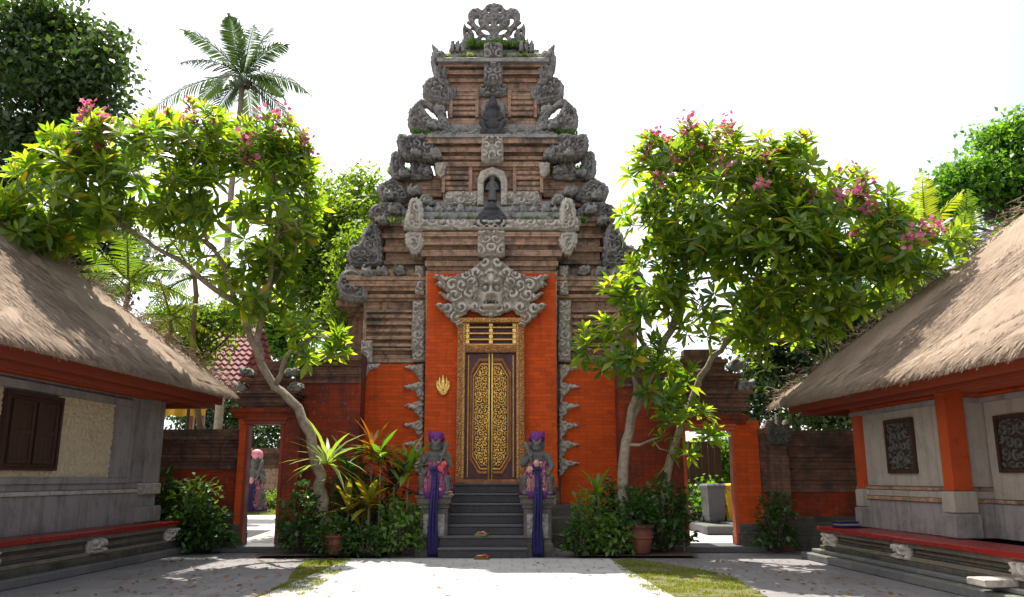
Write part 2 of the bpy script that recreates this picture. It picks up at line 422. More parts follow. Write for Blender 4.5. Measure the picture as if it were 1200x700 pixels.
def loft(mb, cx, rings):
    """rings: (half width, y front, y back, z) from bottom to top, one closed skin"""
    vs = []
    for hx, yf, yb, z in rings: vs += [(cx-hx, yf, z), (cx+hx, yf, z), (cx+hx, yb, z), (cx-hx, yb, z)]
    fs = [(3,2,1,0)]; m = len(rings)
    for k in range(m-1):
        for i in range(4):
            j = (i+1) % 4; fs.append((k*4+i, k*4+j, k*4+4+j, k*4+4+i))
    fs.append(tuple((m-1)*4+i for i in range(4)))
    mb.add(vs, fs); return mb
def courses(z0, z1, base, prof):
    """moulding: list of (share of height, outset) -> stepped ring profile"""
    out = []; z = z0; tot = sum(p[0] for p in prof)
    for sh, o in prof:
        z2 = z + (z1-z0)*sh/tot
        out += [(o, z), (o, z2)]; z = z2
    return out

# ------------------------------------------------------------------ ground
def ground_mats():
    g = NG('courtyard_paving'); v = g.coord()
    bt = g.n('TexBrick'); g.l(v, bt.inputs['Vector']); g.setv(bt, Scale=1.0, Mortar_Size=.012, Mortar_Smooth=.4, Bias=0., Brick_Width=.6, Row_Height=.6)
    bt.inputs['Color1'].default_value = (1.05,1.05,1.05,1); bt.inputs['Color2'].default_value = (.84,.84,.86,1); bt.inputs['Mortar'].default_value = (.45,.45,.42,1)
    col = g.mix(g.noise(v, 1.3, 8, .65), (.135,.125,.13), (.20,.19,.19))
    col = g.mix(.8, col, bt.outputs['Color'], 'MULTIPLY')
    col = g.mix(g.ramp(g.noise(v, .55, 8, .7), .5, .68, 0, .6), col, (.10,.088,.07))
    fine = g.noise(v, 60, 4, .7); col = g.mix(g.ramp(fine, .45, .8, 0, .5), col, (.24,.225,.215))
    pav = g.done(col, .85, g.bump(fine, .5, .012, g.bump(bt.outputs['Fac'], .5, -.01)))
    g = NG('pale_path_slabs'); v = g.coord()
    bt = g.n('TexBrick'); g.l(v, bt.inputs['Vector']); g.setv(bt, Scale=1.0, Mortar_Size=.014, Mortar_Smooth=.4, Bias=0., Brick_Width=.42, Row_Height=.42)
    bt.inputs['Color1'].default_value = (1.04,1.04,1.04,1); bt.inputs['Color2'].default_value = (.88,.88,.9,1); bt.inputs['Mortar'].default_value = (.66,.64,.62,1)
    col = g.mix(g.noise(v, 2, 8, .65), (.33,.32,.305), (.43,.415,.395)); col = g.mix(g.ramp(g.noise(v, .9, 9, .7), .5, .72, 0, .55), col, (.21,.19,.165)); col = g.mix(.8, col, bt.outputs['Color'], 'MULTIPLY')
    fine = g.noise(v, 70, 4, .7)
    pth = g.done(col, .8, g.bump(fine, .4, .01, g.bump(bt.outputs['Fac'], .5, -.01)))
    g = NG('bare_soil'); v = g.coord(); col = g.mix(g.noise(v, 3, 9, .7), (.05,.036,.024), (.10,.075,.05))
    soil = g.done(col, .95, g.bump(g.noise(v, 30, 6, .7), .8, .03))
    g = NG('turf'); v = g.coord(); col = g.mix(g.noise(v, 2.2, 9, .7), (.085,.10,.025), (.17,.16,.06))
    col = g.mix(g.ramp(g.noise(v, 6, 5), .55, .7, 0, .8), col, (.17,.13,.08))
    turf = g.done(col, .95, g.bump(g.noise(v, 60, 5, .7), .9, .03))
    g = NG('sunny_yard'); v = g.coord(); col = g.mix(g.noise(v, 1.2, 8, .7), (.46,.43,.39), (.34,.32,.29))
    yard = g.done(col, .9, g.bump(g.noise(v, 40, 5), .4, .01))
    return pav, pth, soil, turf, yard
PAV, PTH, SOIL, TURF, YARD = ground_mats()
def sheet(name, pts, z, mat, kind='structure', sub=0):
    mb = MB(); mb.add([(x, y, z) for x, y in pts], [tuple(range(len(pts)))]); o = mb.build(name, mat); tag(o, kind=kind); return o
sheet('ground', [(-400,-60),(400,-60),(400,700),(-400,700)], 0, PAV)
GX = -.49
def px_xy(x, y):      # point on the ground under a pixel
    v = (350-y)/960; t = -EYE/(SP+v*CP); return ((x-600)/960*t, t*(CP-v*SP))
pth = sheet('path', [(-3.55,2.0),(2.5,2.0),(1.83,16.15),(-3.05,16.15)], .012, PTH)
sheet('yard', [(-22,18.8),(-2.6,18.8),(-2.6,60),(-22,60)], .006, YARD)
sheet('yard', [(2.4,18.8),(22,18.8),(22,60),(2.4,60)], .006, YARD)
sheet('lawn', [(-22,34.5),(-3,34.5),(-3,60),(-22,60)], .014, TURF)
sheet('lawn', [(4.3,24.6),(22,24.6),(22,60),(4.3,60)], .014, TURF)
sheet('soil_bed', [(-4.9,16.25),(-2.5,16.25),(-2.5,19.4),(-4.95,19.4)], .05, SOIL)
sheet('soil_bed', [(1.25,16.25),(3.55,16.25),(3.55,19.4),(1.25,19.4)], .05, SOIL)
sheet('soil_bed', [(-6.95,17.2),(-5.95,17.2),(-5.95,18.4),(-6.95,18.4)], .03, SOIL)
gl = [px_xy(*p) for p in ((362,656),(412,656),(398,672),(372,690),(352,700),(300,700),(335,684),(345,668))]
gr = [px_xy(*p) for p in ((716,657),(740,656),(800,664),(858,676),(880,690),(900,700),(770,700),(742,684))]
sheet('turf', gl, .006, TURF); sheet('turf', gr, .006, TURF)
def in_poly(x, y, P):
    r = False
    for i in range(len(P)):
        a, b = P[i], P[i-1]
        if (a[1] > y) != (b[1] > y) and x < (b[0]-a[0])*(y-a[1])/(b[1]-a[1])+a[0]: r = not r
    return r
def blades(name, poly, n, h, mat, seed):
    rg = np.random.default_rng(seed); P = []
    xs = [p[0] for p in poly]; ys = [p[1] for p in poly]
    while len(P) < n:
        x, y = rg.uniform(min(xs), max(xs)), rg.uniform(min(ys), max(ys))
        if in_poly(x, y, poly) and rg.random() < .12+.88*(math.sin(x*4.1+y)*math.sin(y*5+x*2+1)+.5*math.sin(x*11)*math.sin(y*13) > -.05): P.append((x, y, 0))
    P = np.array(P); a = rg.uniform(0, 6.28, n); L = rg.uniform(.4, 1, n)*h
    d = np.stack([np.cos(a), np.sin(a), np.zeros(n)], 1); lean = rg.uniform(-.6, .6, (n, 3)); lean[:,2] = 1
    tip = P+lean*L[:,None]; wd = .006
    V = np.stack([P-d*wd, P+d*wd, tip], 1).reshape(-1, 3); F = np.arange(3*n).reshape(-1, 3)
    o = np_mesh(name, V, F, mat); tag(o, kind='stuff', cat='grass'); return o
tag(blades('grass', gl, 7000, .05, MT['grass'], 3), 'thin sunlit grass patch in front of the planted bed with the fern')
tag(blades('grass', gr, 9000, .05, MT['grass'], 4), 'thin sunlit grass patch in front of the bed with the clay pot')
tag(blades('grass', [(-13,34.6),(-8.5,34.6),(-8.5,39),(-13,39)], 5000, .16, MT['grass'], 5), 'green lawn seen through the doorway with the statue')
tag(blades('grass', [(4.4,24.7),(8,24.7),(8,30),(4.4,30)], 5000, .16, MT['grass'], 6), 'green lawn behind the grey wheelie bin')

# ------------------------------------------------------------------ the temple gate
gate = thing('temple_gate', 'tall tiered brick and carved stone gate tower with gilded door above the steps', 'temple gate', (GX, 19, 0))
GC = 577
def hw(px, y, Y): return abs(at(GC+px, y, Y).x - at(GC, y, Y).x)
def zz(y, Y): return at(GC, y, Y).z
def body(name, spec, mat, yb, seed=0, amp=.012):
    """spec rows: (half width px, y px, front depth); ledges stand well out and joints sit well back"""
    if len(spec) > 3:
        mh = sum(q[0] for q in spec)/len(spec); my = sum(q[2] for q in spec)/len(spec)
        spec = [(mh+(h-mh)*1.45, y, my+(Y-my)*2.3) for h, y, Y in spec]
    mb = MB(); loft(mb, GX, [(hw(h, y, Y), Y, yb, zz(y, Y)) for h, y, Y in spec])
    return rough_up(mb.build(name, mat, gate, world=True), .2, amp, 2.2, seed)
def steps_spec(rows):
    out = []
    for h, ya, yb, Y in rows: out += [(h, ya, Y), (h, yb, Y)]
    return out
# stone base under everything
mb = MB(); loft(mb, GX, [(3.78,18.7,23.2,0),(3.78,18.7,23.2,.28),(3.7,18.8,23.1,.30),(3.7,18.8,23.1,.62),(3.62,18.9,23.1,.65),(3.62,18.9,23.1,.9)])
rough_up(mb.build('plinth', MT['base_stone'], gate, True), .25, .012, 2, 1)
# central mass (orange faced) and the two wings
body('central_block', [(77,652,19.02),(77,318,19.02)], MT['brick'], 22.6, 2)
mb = MB(); zo0, zo1 = 1.30, zz(321, 19); mb.box(GX-hw(76,420,19), GX+hw(76,420,19), 18.94, 19.03, zo0, zo1)
rough_up(mb.build('orange_wall_panel', MT['orange'], gate, True), .3, .006, 1.5, 3)
body('wing_block', steps_spec([(153,640,426,19.55),(157,425,421,19.52),(153,420,416,19.55),(150,415,408,19.58),(147,407,404,19.6),(150,403,400,19.56),(152,399,354,19.54),(155,353,350,19.5),(159,349,345,19.45),(156,344,342,19.5),(161,341,336,19.42),(164,335,329,19.38),(166,328,324,19.36),(163,322,316,19.42)]), MT['brick'], 22.9, 4)
for sgn in (-1, 1):
    # orange panel of the wing, cut below by the plants
    x0, x1 = sorted((GX+sgn*hw(80,480,19.5), GX+sgn*hw(152,480,19.5)))
    mb = MB(); mb.box(x0, x1, 19.49, 19.58, .9, zz(427,19.5)); rough_up(mb.build('orange_wall_panel', MT['orange'], gate, True), .3, .006, 1.5, 5+sgn)
    # ribbed panel above it: frame and ribs
    fr = MB(); Y = 19.47
    a0, a1 = sorted((GX+sgn*hw(94,385,Y), GX+sgn*hw(147,385,Y)))
    zt, zb = zz(366,Y), zz(408,Y)
    fr.box(a0-.08, a0, Y, 19.56, zb-.06, zt+.06, .01); fr.box(a1, a1+.08, Y, 19.56, zb-.06, zt+.06, .01)
    fr.box(a0, a1, Y, 19.56, zt, zt+.06, .01); fr.box(a0, a1, Y, 19.56, zb-.06, zb, .01)
    rough_up(fr.build('panel_frame', MT['brick'], gate, True), .2, .006, 3, 9)
    rb = MB()
    for i in range(5):
        z = zb+(zt-zb)*(i+.5)/5; rb.box(a0, a1, Y+.012-.02*(i % 2), 19.56, z-.055, z+.035, .015)
    rough_up(rb.build('panel_rib', MT['brick'], gate, True), .2, .008, 3, 10)
    # carved pilaster strip beside the orange centre
    for (xa, xb, ya, yb, nm) in ((78,93,352,424,'carved_pilaster'), (140,153,399,425,'carved_pilaster'), (79,90,311,345,'carved_capital')):
        Y2 = 19.40 if nm == 'carved_pilaster' else 19.28
        p = [(GX+sgn*hw(xa,ya,Y2), zz(ya,Y2)), (GX+sgn*hw(xb,ya,Y2), zz(ya,Y2)), (GX+sgn*hw(xb,yb,Y2), zz(yb,Y2)), (GX+sgn*hw(xa,yb,Y2), zz(yb,Y2))]
        carve(nm, [p], Y2, .16, MT['carved_plain'], gate, cell=.022, relief=.11, size=.22, seed=xa, smooth=0)
    # saw-edged leaf column on the wing's orange panel
    Yj = 19.44; pts = [(79,426),(79,560)]
    yy = 560
    jag = []
    for k in range(6):
        yb2 = 560-k*22.5; jag += [(84,yb2-1),(92,yb2-12),(106,yb2-16),(101,yb2-19),(90,yb2-21)]
    pts += jag + [(84,426)]
    p = [(GX+sgn*hw(x,y,Yj), zz(y,Yj)) for x, y in pts]
    carve('saw_edged_leaf_column', [p], Yj, .08, MT['carved_plain'], gate, cell=.022, relief=.07, size=.2, seed=5, smooth=0, frill=.03)
    # stepped corner piece hanging into the panel from above
    p = [(GX+sgn*hw(x,y,Yj), zz(y,Yj)) for x, y in ((155,426),(155,445),(147,441),(143,434),(134,432),(130,426))]
    carve('corner_leaf', [p], Yj, .08, MT['carved_plain'], gate, cell=.022, relief=.06, size=.18, seed=6, smooth=0)
# outer buttress stepping down on both sides
body('outer_buttress', steps_spec([(168,640,372,20.5),(171,371,366,20.46),(174,365,360,20.42),(178,359,352,20.36),(172,351,346,20.44),(166,345,338,20.5),(156,337,312,20.6),(159,311,307,20.56),(163,306,300,20.5),(157,299,293,20.58),(148,292,286,20.66)]), MT['brick'], 22.2, 16)
# block behind, rising over the wings
body('shoulder_block', steps_spec([(128,330,311,20.0),(131,310,306,19.96),(127,305,296,20.0),(130,295,290,19.96),(127,289,280,20.0),(131,279,274,19.95),(128,273,266,20),(133,265,260,19.92),(136,259,254,19.88),(130,252,246,19.98)]), MT['brick'], 22.4, 6)
# the main cornice above the orange centre
body('main_cornice', steps_spec([(75,324,318,18.98),(77,317,313,18.94),(79,312,306,18.9),(78,305,301,18.93),(82,300,293,18.84),(80,292,288,18.88),(84,287,278,18.8),(86,277,272,18.76),(84,271,270,18.8)]), MT['brick'], 22.2, 7)
body('carved_band', steps_spec([(101,270,266,18.72),(104,265,258,18.66),(101,257,254,18.74)]), MT['carved'], 22.1, 8)
body('mossy_ledge', steps_spec([(97,254,249,19.0),(93,248,243,19.15),(88,242,236,19.3)]), MT['ornament'], 22.0, 9)
# second storey
body('tower_storey', steps_spec([(105,242,234,20.0),(103,233,230,20.03),(106,229,211,19.98),(109,210,206,19.94)]), MT['brick'], 22.0, 10)
body('tower_storey', steps_spec([(58,243,226,19.55),(56,225,222,19.6),(57,221,200,19.58),(60,199,196,19.54),(63,195,190,19.5)]), MT['brick'], 21.8, 11)
body('tower_cornice', steps_spec([(66,191,188,19.45),(68,187,183,19.4),(67,182,179,19.43),(71,178,172,19.34),(69,171,169,19.38),(74,168,162,19.28)]), MT['brick'], 21.8, 12)
body('mossy_ledge', steps_spec([(75,161,157,19.26),(72,156,151,19.4),(70,150,146,19.5)]), MT['ornament'], 21.8, 13)
# third storey
body('tower_storey', steps_spec([(55,147,139,19.85),(53,138,135,19.88),(54,134,113,19.86),(56,112,108,19.83),(53,107,100,19.87)]), MT['brick'], 21.6, 14)
body('tower_cornice', steps_spec([(55,101,97,19.8),(57,96,92,19.76),(56,91,88,19.78),(60,87,82,19.7),(58,81,79,19.74),(62,78,73,19.64)]), MT['brick'], 21.6, 15)
body('mossy_ledge', steps_spec([(64,72,68,19.6),(61,67,63,19.75),(55,62,58,20.0)]), MT['ornament'], 21.5, 16)
# recessed ribbed panels of the upper storeys
for sgn in (-1, 1):
    for (xa, xb, ya, yb, Y, n) in ((28,55,198,224,19.5,4), (21,47,110,136,19.78,4), (59,103,209,230,19.92,5)):
        a0, a1 = sorted((GX+sgn*hw(xa,ya,Y), GX+sgn*hw(xb,ya,Y))); zt, zb = zz(ya,Y), zz(yb,Y)
        rb = MB()
        for i in range(n):
            z = zb+(zt-zb)*(i+.5)/n; rb.box(a0, a1, Y+.03*(i % 2), Y+.2, z-.062, z+.05, .015)
        rough_up(rb.build('panel_rib', MT['brick'], gate, True), .2, .009, 3, n)
        if n == 4:
            fr = MB(); loft(fr, (a0+a1)/2, [((a1-a0)/2+.09, Y-.02, Y+.25, zt+.06),((a1-a0)/2+.09, Y-.02, Y+.25, zt+.13)]); rough_up(fr.build('panel_lintel', MT['brick'], gate, True), .2, .006, 3, 9)
            for q0, q1 in ((a0-.09, a0-.004), (a1+.004, a1+.09)):
                fr = MB(); fr.box(q0, q1, Y-.03, Y+.2, zb-.05, zt+.055, .01); rough_up(fr.build('panel_post', MT['brick'], gate, True), .2, .006, 3, 9)
    # carved feet of the second storey
    Y = 19.5
    p = [(GX+sgn*hw(x,y,Y), zz(y,Y)) for x, y in ((12,224),(54,224),(58,242),(12,242))]
    carve('carved_panel', [p], Y, .15, MT['carved_plain'], gate, cell=.025, relief=.11, size=.26, seed=31, smooth=0)
# central axis: carved blocks, niches, figures
def axis_block(name, hpx, ya, yb, Y, mat, seed, size=.22, thick=.5, rel=.13):
    p = [(GX+s*hw(hpx,y,Y), zz(y,Y)) for s, y in ((-1,ya),(1,ya),(1,yb-3),(.6,yb),(-.6,yb),(-1,yb-3))]
    return carve(name, [p], Y, thick, mat, gate, cell=.02, relief=rel, size=size, seed=seed, smooth=0, sym=GX)
axis_block('carved_keystone', 16, 270, 301, 18.62, MT['carved_plain'], 41)
axis_block('carved_keystone', 13, 160, 190, 19.16, MT['carved_plain'], 42)
axis_block('carved_keystone', 11, 51, 99, 19.5, MT['ornament'], 43)
axis_block('carved_panel', 16, 99, 113, 19.74, MT['ornament'], 44, thick=.2)
def niche(y0, y1, hpx, Y, mat):
    """round-arched niche frame with a black panel behind that paints in the recess shade"""
    z0, z1 = zz(y0,Y), zz(y1,Y); r = hw(hpx, y1, Y); ro = r*1.75
    outer = [(GX-ro, z0), (GX-ro, z1-r*.6), (GX-ro*.8, z1+r*.5), (GX, z1+r*1.1), (GX+ro*.8, z1+r*.5), (GX+ro, z1-r*.6), (GX+ro, z0)]
    inner = [(GX-r, z0-.1), (GX-r, z1-r)] + [(GX+r*cos(t), z1-r+r*sin(t)) for t in np.linspace(pi, 0, 9)] + [(GX+r, z1-r), (GX+r, z0-.1)]
    carve('niche_frame', [outer], Y, .3, mat, gate, holes=[inner], cell=.018, relief=.03, size=.14, smooth=0, sym=GX, seed=7)
    mb = MB(); mb.box(GX-r*1.2, GX+r*1.2, Y+.25, Y+.3, z0-.02, z1+.05); mb.build('niche_back', MT['figure'], gate, True)  # black back panel stands in for the shade inside the niche
niche(240, 205, 10, 19.32, MT['carved_plain'])
niche(158, 122, 8, 19.66, MT['ornament'])
# figures as one continuous body: overlapping volumes fused by a voxel skin
def fused(mb, name, mat, parent=None, voxel=.016, world=False, smooth_it=3):
    o = mb.build(name, mat, parent, world, True)
    r = o.modifiers.new('fuse', 'REMESH'); r.mode = 'VOXEL'; r.voxel_size = voxel; r.use_smooth_shade = True
    if smooth_it:
        s = o.modifiers.new('soften', 'SMOOTH'); s.iterations = smooth_it; s.factor = .5
    return o
def niche_figure(Y, ybot, ytop, hpx):
    """small seated guardian with a tall crest, on its block"""
    z0, z1 = zz(ybot, Y), zz(ytop, Y); H = z1-z0; r = hw(hpx, ybot, Y)
    mb = MB(); mb.ball((GX, Y, z0+H*.22), r, r*.8, H*.22); mb.ball((GX, Y-.02, z0+H*.47), r*.72, r*.6, H*.2)
    mb.ball((GX, Y-.06, z0+H*.70), r*.5, r*.5, H*.12); mb.tube([(GX, Y-.02, z0+H*.78), (GX, Y, z0+H*.9), (GX, Y, z1)], [r*.45, r*.34, r*.08], 10)
    for s in (-1, 1):
        mb.tube([(GX+s*r*.6, Y, z0+H*.56), (GX+s*r*.9, Y-.1, z0+H*.42), (GX+s*r*.45, Y-r*.7, z0+H*.32)], [r*.24, r*.2, r*.16], 8)
        mb.tube([(GX+s*r*.4, Y-.1, z0+H*.18), (GX+s*r*1.0, Y-r*.8, z0+H*.24), (GX+s*r*.55, Y-r*.95, z0+.03)], [r*.32, r*.28, r*.2], 8)
        mb.ball((GX+s*r*.22, Y-r*.5, z0+H*.72), r*.12); mb.ball((GX+s*r*.52, Y, z0+H*.69), r*.16, r*.1, r*.24)
    mb.ball((GX, Y-r*.55, z0+H*.675), r*.13); mb.tube([(GX-r*.25, Y-r*.42, z0+H*.63), (GX+r*.25, Y-r*.42, z0+H*.63)], r*.08, 6)
    mb.box(GX-r*1.1, GX+r*1.1, Y-r, Y+r*.6, z0-.04, z0+H*.08)
    return fused(mb, 'guardian_figure', MT['figure'], gate, .02, True)
niche_figure(18.86, 268, 236, 15)
niche_figure(19.35, 160, 112, 13)
# standing figure inside the arched niche
Yn = 19.42; z0, z1 = zz(236,Yn), zz(210,Yn)
mb = MB(); mb.tube([(GX,Yn,z0),(GX,Yn,z0+.3),(GX,Yn,z0+.5)], [.12,.1,.11], 10); mb.ball((GX,Yn-.02,z0+.58), .075, .075, .09); mb.tube([(GX,Yn,z0+.62),(GX,Yn,z1+.05)], [.06,.015], 8)
for s in (-1, 1): mb.tube([(GX+s*.1,Yn,z0+.46),(GX+s*.15,Yn-.04,z0+.3),(GX+s*.05,Yn-.1,z0+.28)], [.04,.035,.03], 6)
fused(mb, 'niche_idol', MT['guard'], gate, .014, True)

# upward-curling corner ornaments: traced outlines, each a thick stone at its own storey
def antefix(pts, Y, thick=.45, holes=(), size=.21, mat='ornament', name='corner_antefix', seed=0, rel=.13, both=True):
    if holes: thick = .24
    for m in ((None, GX) if both else (None,)):
        p = [(GX+(x-GC)*1.0, y) for x, y in pts]
        def cv(q): return [(GX-hw(GC-x, y, Y) if x <= GC else GX+hw(x-GC, y, Y), zz(y, Y)) for x, y in q]
        carve(name, [cv(pts)], Y, thick, MT[mat], gate, holes=[cv(h) for h in holes], cell=.022, relief=rel, size=size, seed=seed, edge=.07, mirror=m, frill=.035, ridge=rel*.8, sym=GX)
# top storey horn
antefix([(521,94),(508,92),(506,82),(503,72),(504,62),(507,57),(503,50),(509,53),(515,59),(522,64),(526,72),(524,84)], 19.6, .5, seed=1)
antefix([(527,122),(510,119),(498,117),(493,108),(494,98),(500,91),(509,89),(519,92),(527,98),(530,110)], 19.75, .5, seed=2)
antefix([(527,158),(512,160),(500,158),(485,156),(478,150),(476,140),(477,131),(482,123),(490,116),(497,115),(503,119),(513,126),(522,136),(528,146)], 19.5, .55, holes=[[(496,124),(502,126),(510,134),(512,139),(506,137),(499,130)]], seed=3)
antefix([(512,184),(498,186),(481,184),(470,180),(464,172),(464,160),(470,155),(478,157),(489,155),(502,157),(510,166),(512,174)], 19.3, .55, seed=4)
antefix([(506,209),(492,211),(470,210),(457,208),(455,196),(456,183),(461,176),(467,176),(474,181),(484,184),(499,188),(506,198)], 19.75, .55, holes=[[(474,185),(478,188),(480,194),(477,197),(473,192)]], seed=5)
antefix([(478,236),(462,238),(447,236),(442,228),(440,220),(447,213),(457,208),(466,210),(474,218),(480,228)], 19.85, .55, seed=6)
antefix([(476,256),(455,257),(434,255),(431,247),(436,240),(446,236),(458,234),(470,238),(478,246)], 19.8, .55, seed=7)
antefix([(497,271),(482,271),(475,263),(477,248),(480,236),(488,230),(495,236),(498,250)], 18.6, .4, size=.22, mat='carved_plain', seed=8)
antefix([(498,271),(477,271),(476,284),(480,293),(487,299),(494,294),(498,285)], 18.66, .4, size=.2, mat='carved_plain', name='carved_bracket', seed=9, rel=.11)
antefix([(446,312),(424,314),(409,310),(405,298),(411,288),(420,284),(424,274),(432,262),(441,262),(446,275),(448,296)], 19.7, .6, seed=10)
antefix([(430,352),(410,352),(398,346),(395,330),(402,318),(412,314),(424,318),(431,332)], 19.35, .6, seed=11)
antefix([(507,243),(494,243),(489,236),(493,229),(500,226),(507,231)], 19.2, .35, size=.16, seed=12)
# brackets under the upper cornices
antefix([(522,190),(510,190),(509,198),(513,206),(519,207),(522,199)], 19.36, .3, size=.16, mat='carved_plain', name='carved_bracket', seed=14)
antefix([(534,102),(524,101),(523,110),(527,116),(533,113)], 19.7, .3, size=.16, mat='ornament', name='carved_bracket', seed=15)
# little finials on the topmost ledge
for x0 in (526, 607):
    for k in range(3):
        x = x0+k*6; antefix([(x,60),(x+6,60),(x+6,52),(x+4.5,46-k % 2*2),(x+2,46+k % 2),(x,51)], 19.7, .25, size=.12, name='finial', seed=20+k, both=False)
# smaller curled stones filling the steps between the large corner pieces
for k, (cx_, cy_, w_, h_, Y_) in enumerate(((516,70,9,13,19.5),(520,99,8,11,19.6),(516,133,9,13,19.55),(507,150,9,12,19.2),(519,151,8,10,19.3),(511,184,10,14,19.2),(500,204,11,13,19.6),(487,229,11,14,19.45),(503,240,9,11,19.05),(463,250,10,13,19.5),(449,262,9,12,19.55),(438,300,10,14,19.6),(470,322,10,14,19.15),(450,323,10,13,19.15),(432,324,10,14,19.15),(412,322,9,13,19.6),(404,352,9,12,20.1),(456,232,9,11,19.5),(474,206,9,10,19.5),(488,182,9,10,19.1))):
    antefix([(cx_+w_*.6,cy_),(cx_-w_*.5,cy_),(cx_-w_*.95,cy_-h_*.35),(cx_-w_*.85,cy_-h_*.8),(cx_-w_*.45,cy_-h_*1.08),(cx_-w_*.3,cy_-h_*.8),(cx_+w_*.05,cy_-h_*.95),(cx_+w_*.45,cy_-h_*.7),(cx_+w_*.65,cy_-h_*.3)], Y_, .26, size=.2, name='corner_antefix', seed=80+k, rel=.09)
# rows of small leaf-shaped stones standing on the ledges, and the deep-carved face of the broad band
for x0_, x1_, n_, yb_, yt_, Y_ in ((24, 74, 5, 250, 237, 18.92), (18, 66, 5, 156, 147, 19.36), (108, 124, 2, 256, 245, 19.86)):
    for k in range(n_):
        xx = x0_+(x1_-x0_)*k/(n_-1)-4; ht = (yb_-yt_)*(1+.25*(k % 2))
        antefix([(GC-xx-9,yb_),(GC-xx-10,yb_-ht*.45),(GC-xx-7,yb_-ht*.7),(GC-xx-4.5,yb_-ht*1.05),(GC-xx-2,yb_-ht*.7),(GC-xx+1,yb_-ht*.45),(GC-xx,yb_)], Y_, .2, size=.16, mat='ornament', name='leaf_antefix', seed=60+k, rel=.06)
carve('carved_band_face', [[(GX-hw(103,270,18.6), zz(269.5,18.6)), (GX+hw(103,270,18.6), zz(269.5,18.6)), (GX+hw(103,258,18.6), zz(257,18.6)), (GX-hw(103,258,18.6), zz(257,18.6))]], 18.6, .1, MT['carved_plain'], gate, cell=.022, relief=.08, size=.24, seed=51, smooth=0, sym=GX)
carve('carved_band_face', [[(GX-hw(74,161,19.2), zz(161,19.2)), (GX+hw(74,161,19.2), zz(161,19.2)), (GX+hw(72,154,19.2), zz(154,19.2)), (GX-hw(72,154,19.2), zz(154,19.2))]], 19.2, .1, MT['ornament'], gate, cell=.024, relief=.08, size=.24, seed=52, smooth=0, sym=GX)
# pierced crest: traced outline and openings
E_ = [(541,57),(541,44),(540,35),(542,27),(547,24),(546,17),(550,11),(557,9),(563,11),(566,8),(569,5),(574,4),(577,3)]
E_ = E_ + [(2*577-x, y) for x, y in reversed(E_[:-1])]
hl = [[(555,20),(559,20),(558,24),(560,28),(563,30),(560,31),(556,28),(554,24)], [(543,27),(546,26),(550,30),(549,33),(545,31)], [(550,33),(554,34),(556,38),(559,41),(556,44),(551,43),(554,40)],
      [(562,33),(567,33),(571,36),(572,40),(568,40),(563,37)], [(563,42),(566,42),(568,46),(562,46)], [(569,12),(571,11.5),(571.5,14.5),(569.5,14.5)], [(571,26),(573,26),(573,29),(571,29)], [(544,36),(546.5,35.5),(546,38),(544,38)]]
hl = hl + [[(2*577-x, y) for x, y in h] for h in hl]
Yc = 20.3
cvt = lambda q: [(GX+(1 if x > GC else -1)*hw(abs(x-GC), y, Yc), zz(y, Yc)) for x, y in q]
carve('pierced_crest', [cvt(E_)], Yc, .13, MT['ornament'], gate, holes=[cvt(h) for h in hl], cell=.016, relief=.05, size=.2, seed=77, edge=.04, sym=GX)

# the great carved mask over the door
K = [(577,299),(566,304),(556,312),(546,320),(530,324),(510,321),(508,324),(516,330),(511,333),(519,338),(528,344),(512,341),(520,348),(530,355),(508,355),(516,362),(524,370),(532,378),(540,386),(546,380),(540,374),(548,368),(552,364),(560,366),(568,371)]
K = K+[(577,373)]+[(2*577-x, y) for x, y in reversed(K[1:])]
Yk = 18.72
kc = lambda q: [(GX+(1 if x > GC else -1)*hw(abs(x-GC), y, Yk), zz(y, Yk)) for x, y in q]
fx = lambda px_: hw(px_, 345, Yk)
def kala(X, Z, H):
    u = np.abs(X-GX); zc = zz(340, Yk); s = fx(1); g = lambda cx, cz, rx, rz, h: h*np.clip(1-((u-cx*s)/(rx*s))**2-((Z-zc+cz*s)/(rz*s))**2, 0, 1)**.5
    face = g(0, 5, 15, 24, .22)
    m = np.clip(face/.08, 0, 1)
    H = H*(1-m)+face
    H -= g(7, -1, 5.6, 5.2, .16)                                   # eye sockets
    H += g(7, -1, 3.4, 3.4, .22)                                   # bulging eyes
    H += g(0, 4, 2.6, 10, .10)+g(0, 8.5, 4.6, 3.4, .20)+g(4.2, 9, 2.4, 2.4, .13)   # nose and nostrils
    brow = np.abs((Z-zc-7.5*s)-(u-6*s)*.35) < 1.5*s
    H += np.where(brow & (u < 12*s) & (u > 1.2*s), .12, 0)
    H += g(0, -15, 5, 12, .16)+g(11.5, -14, 3.8, 8.5, .16)+g(18, -2, 4, 13, .18)    # crown and ears
    H -= g(0, 16.5, 8.5, 2.6, .24)                                 # open mouth
    H += g(5.6, 15.5, 1.3, 3.4, .22)+g(2, 14.8, 1.6, 1.4, .12)+g(0, 21.5, 10, 3.6, .12)
    return H
carve('carved_mask', [kc(K)], Yk, .22, MT['carved_plain'], gate, cell=.013, relief=.15, size=.27, seed=13, frill=.03, edge=.04, smooth=0, sym=GX, extra=kala)

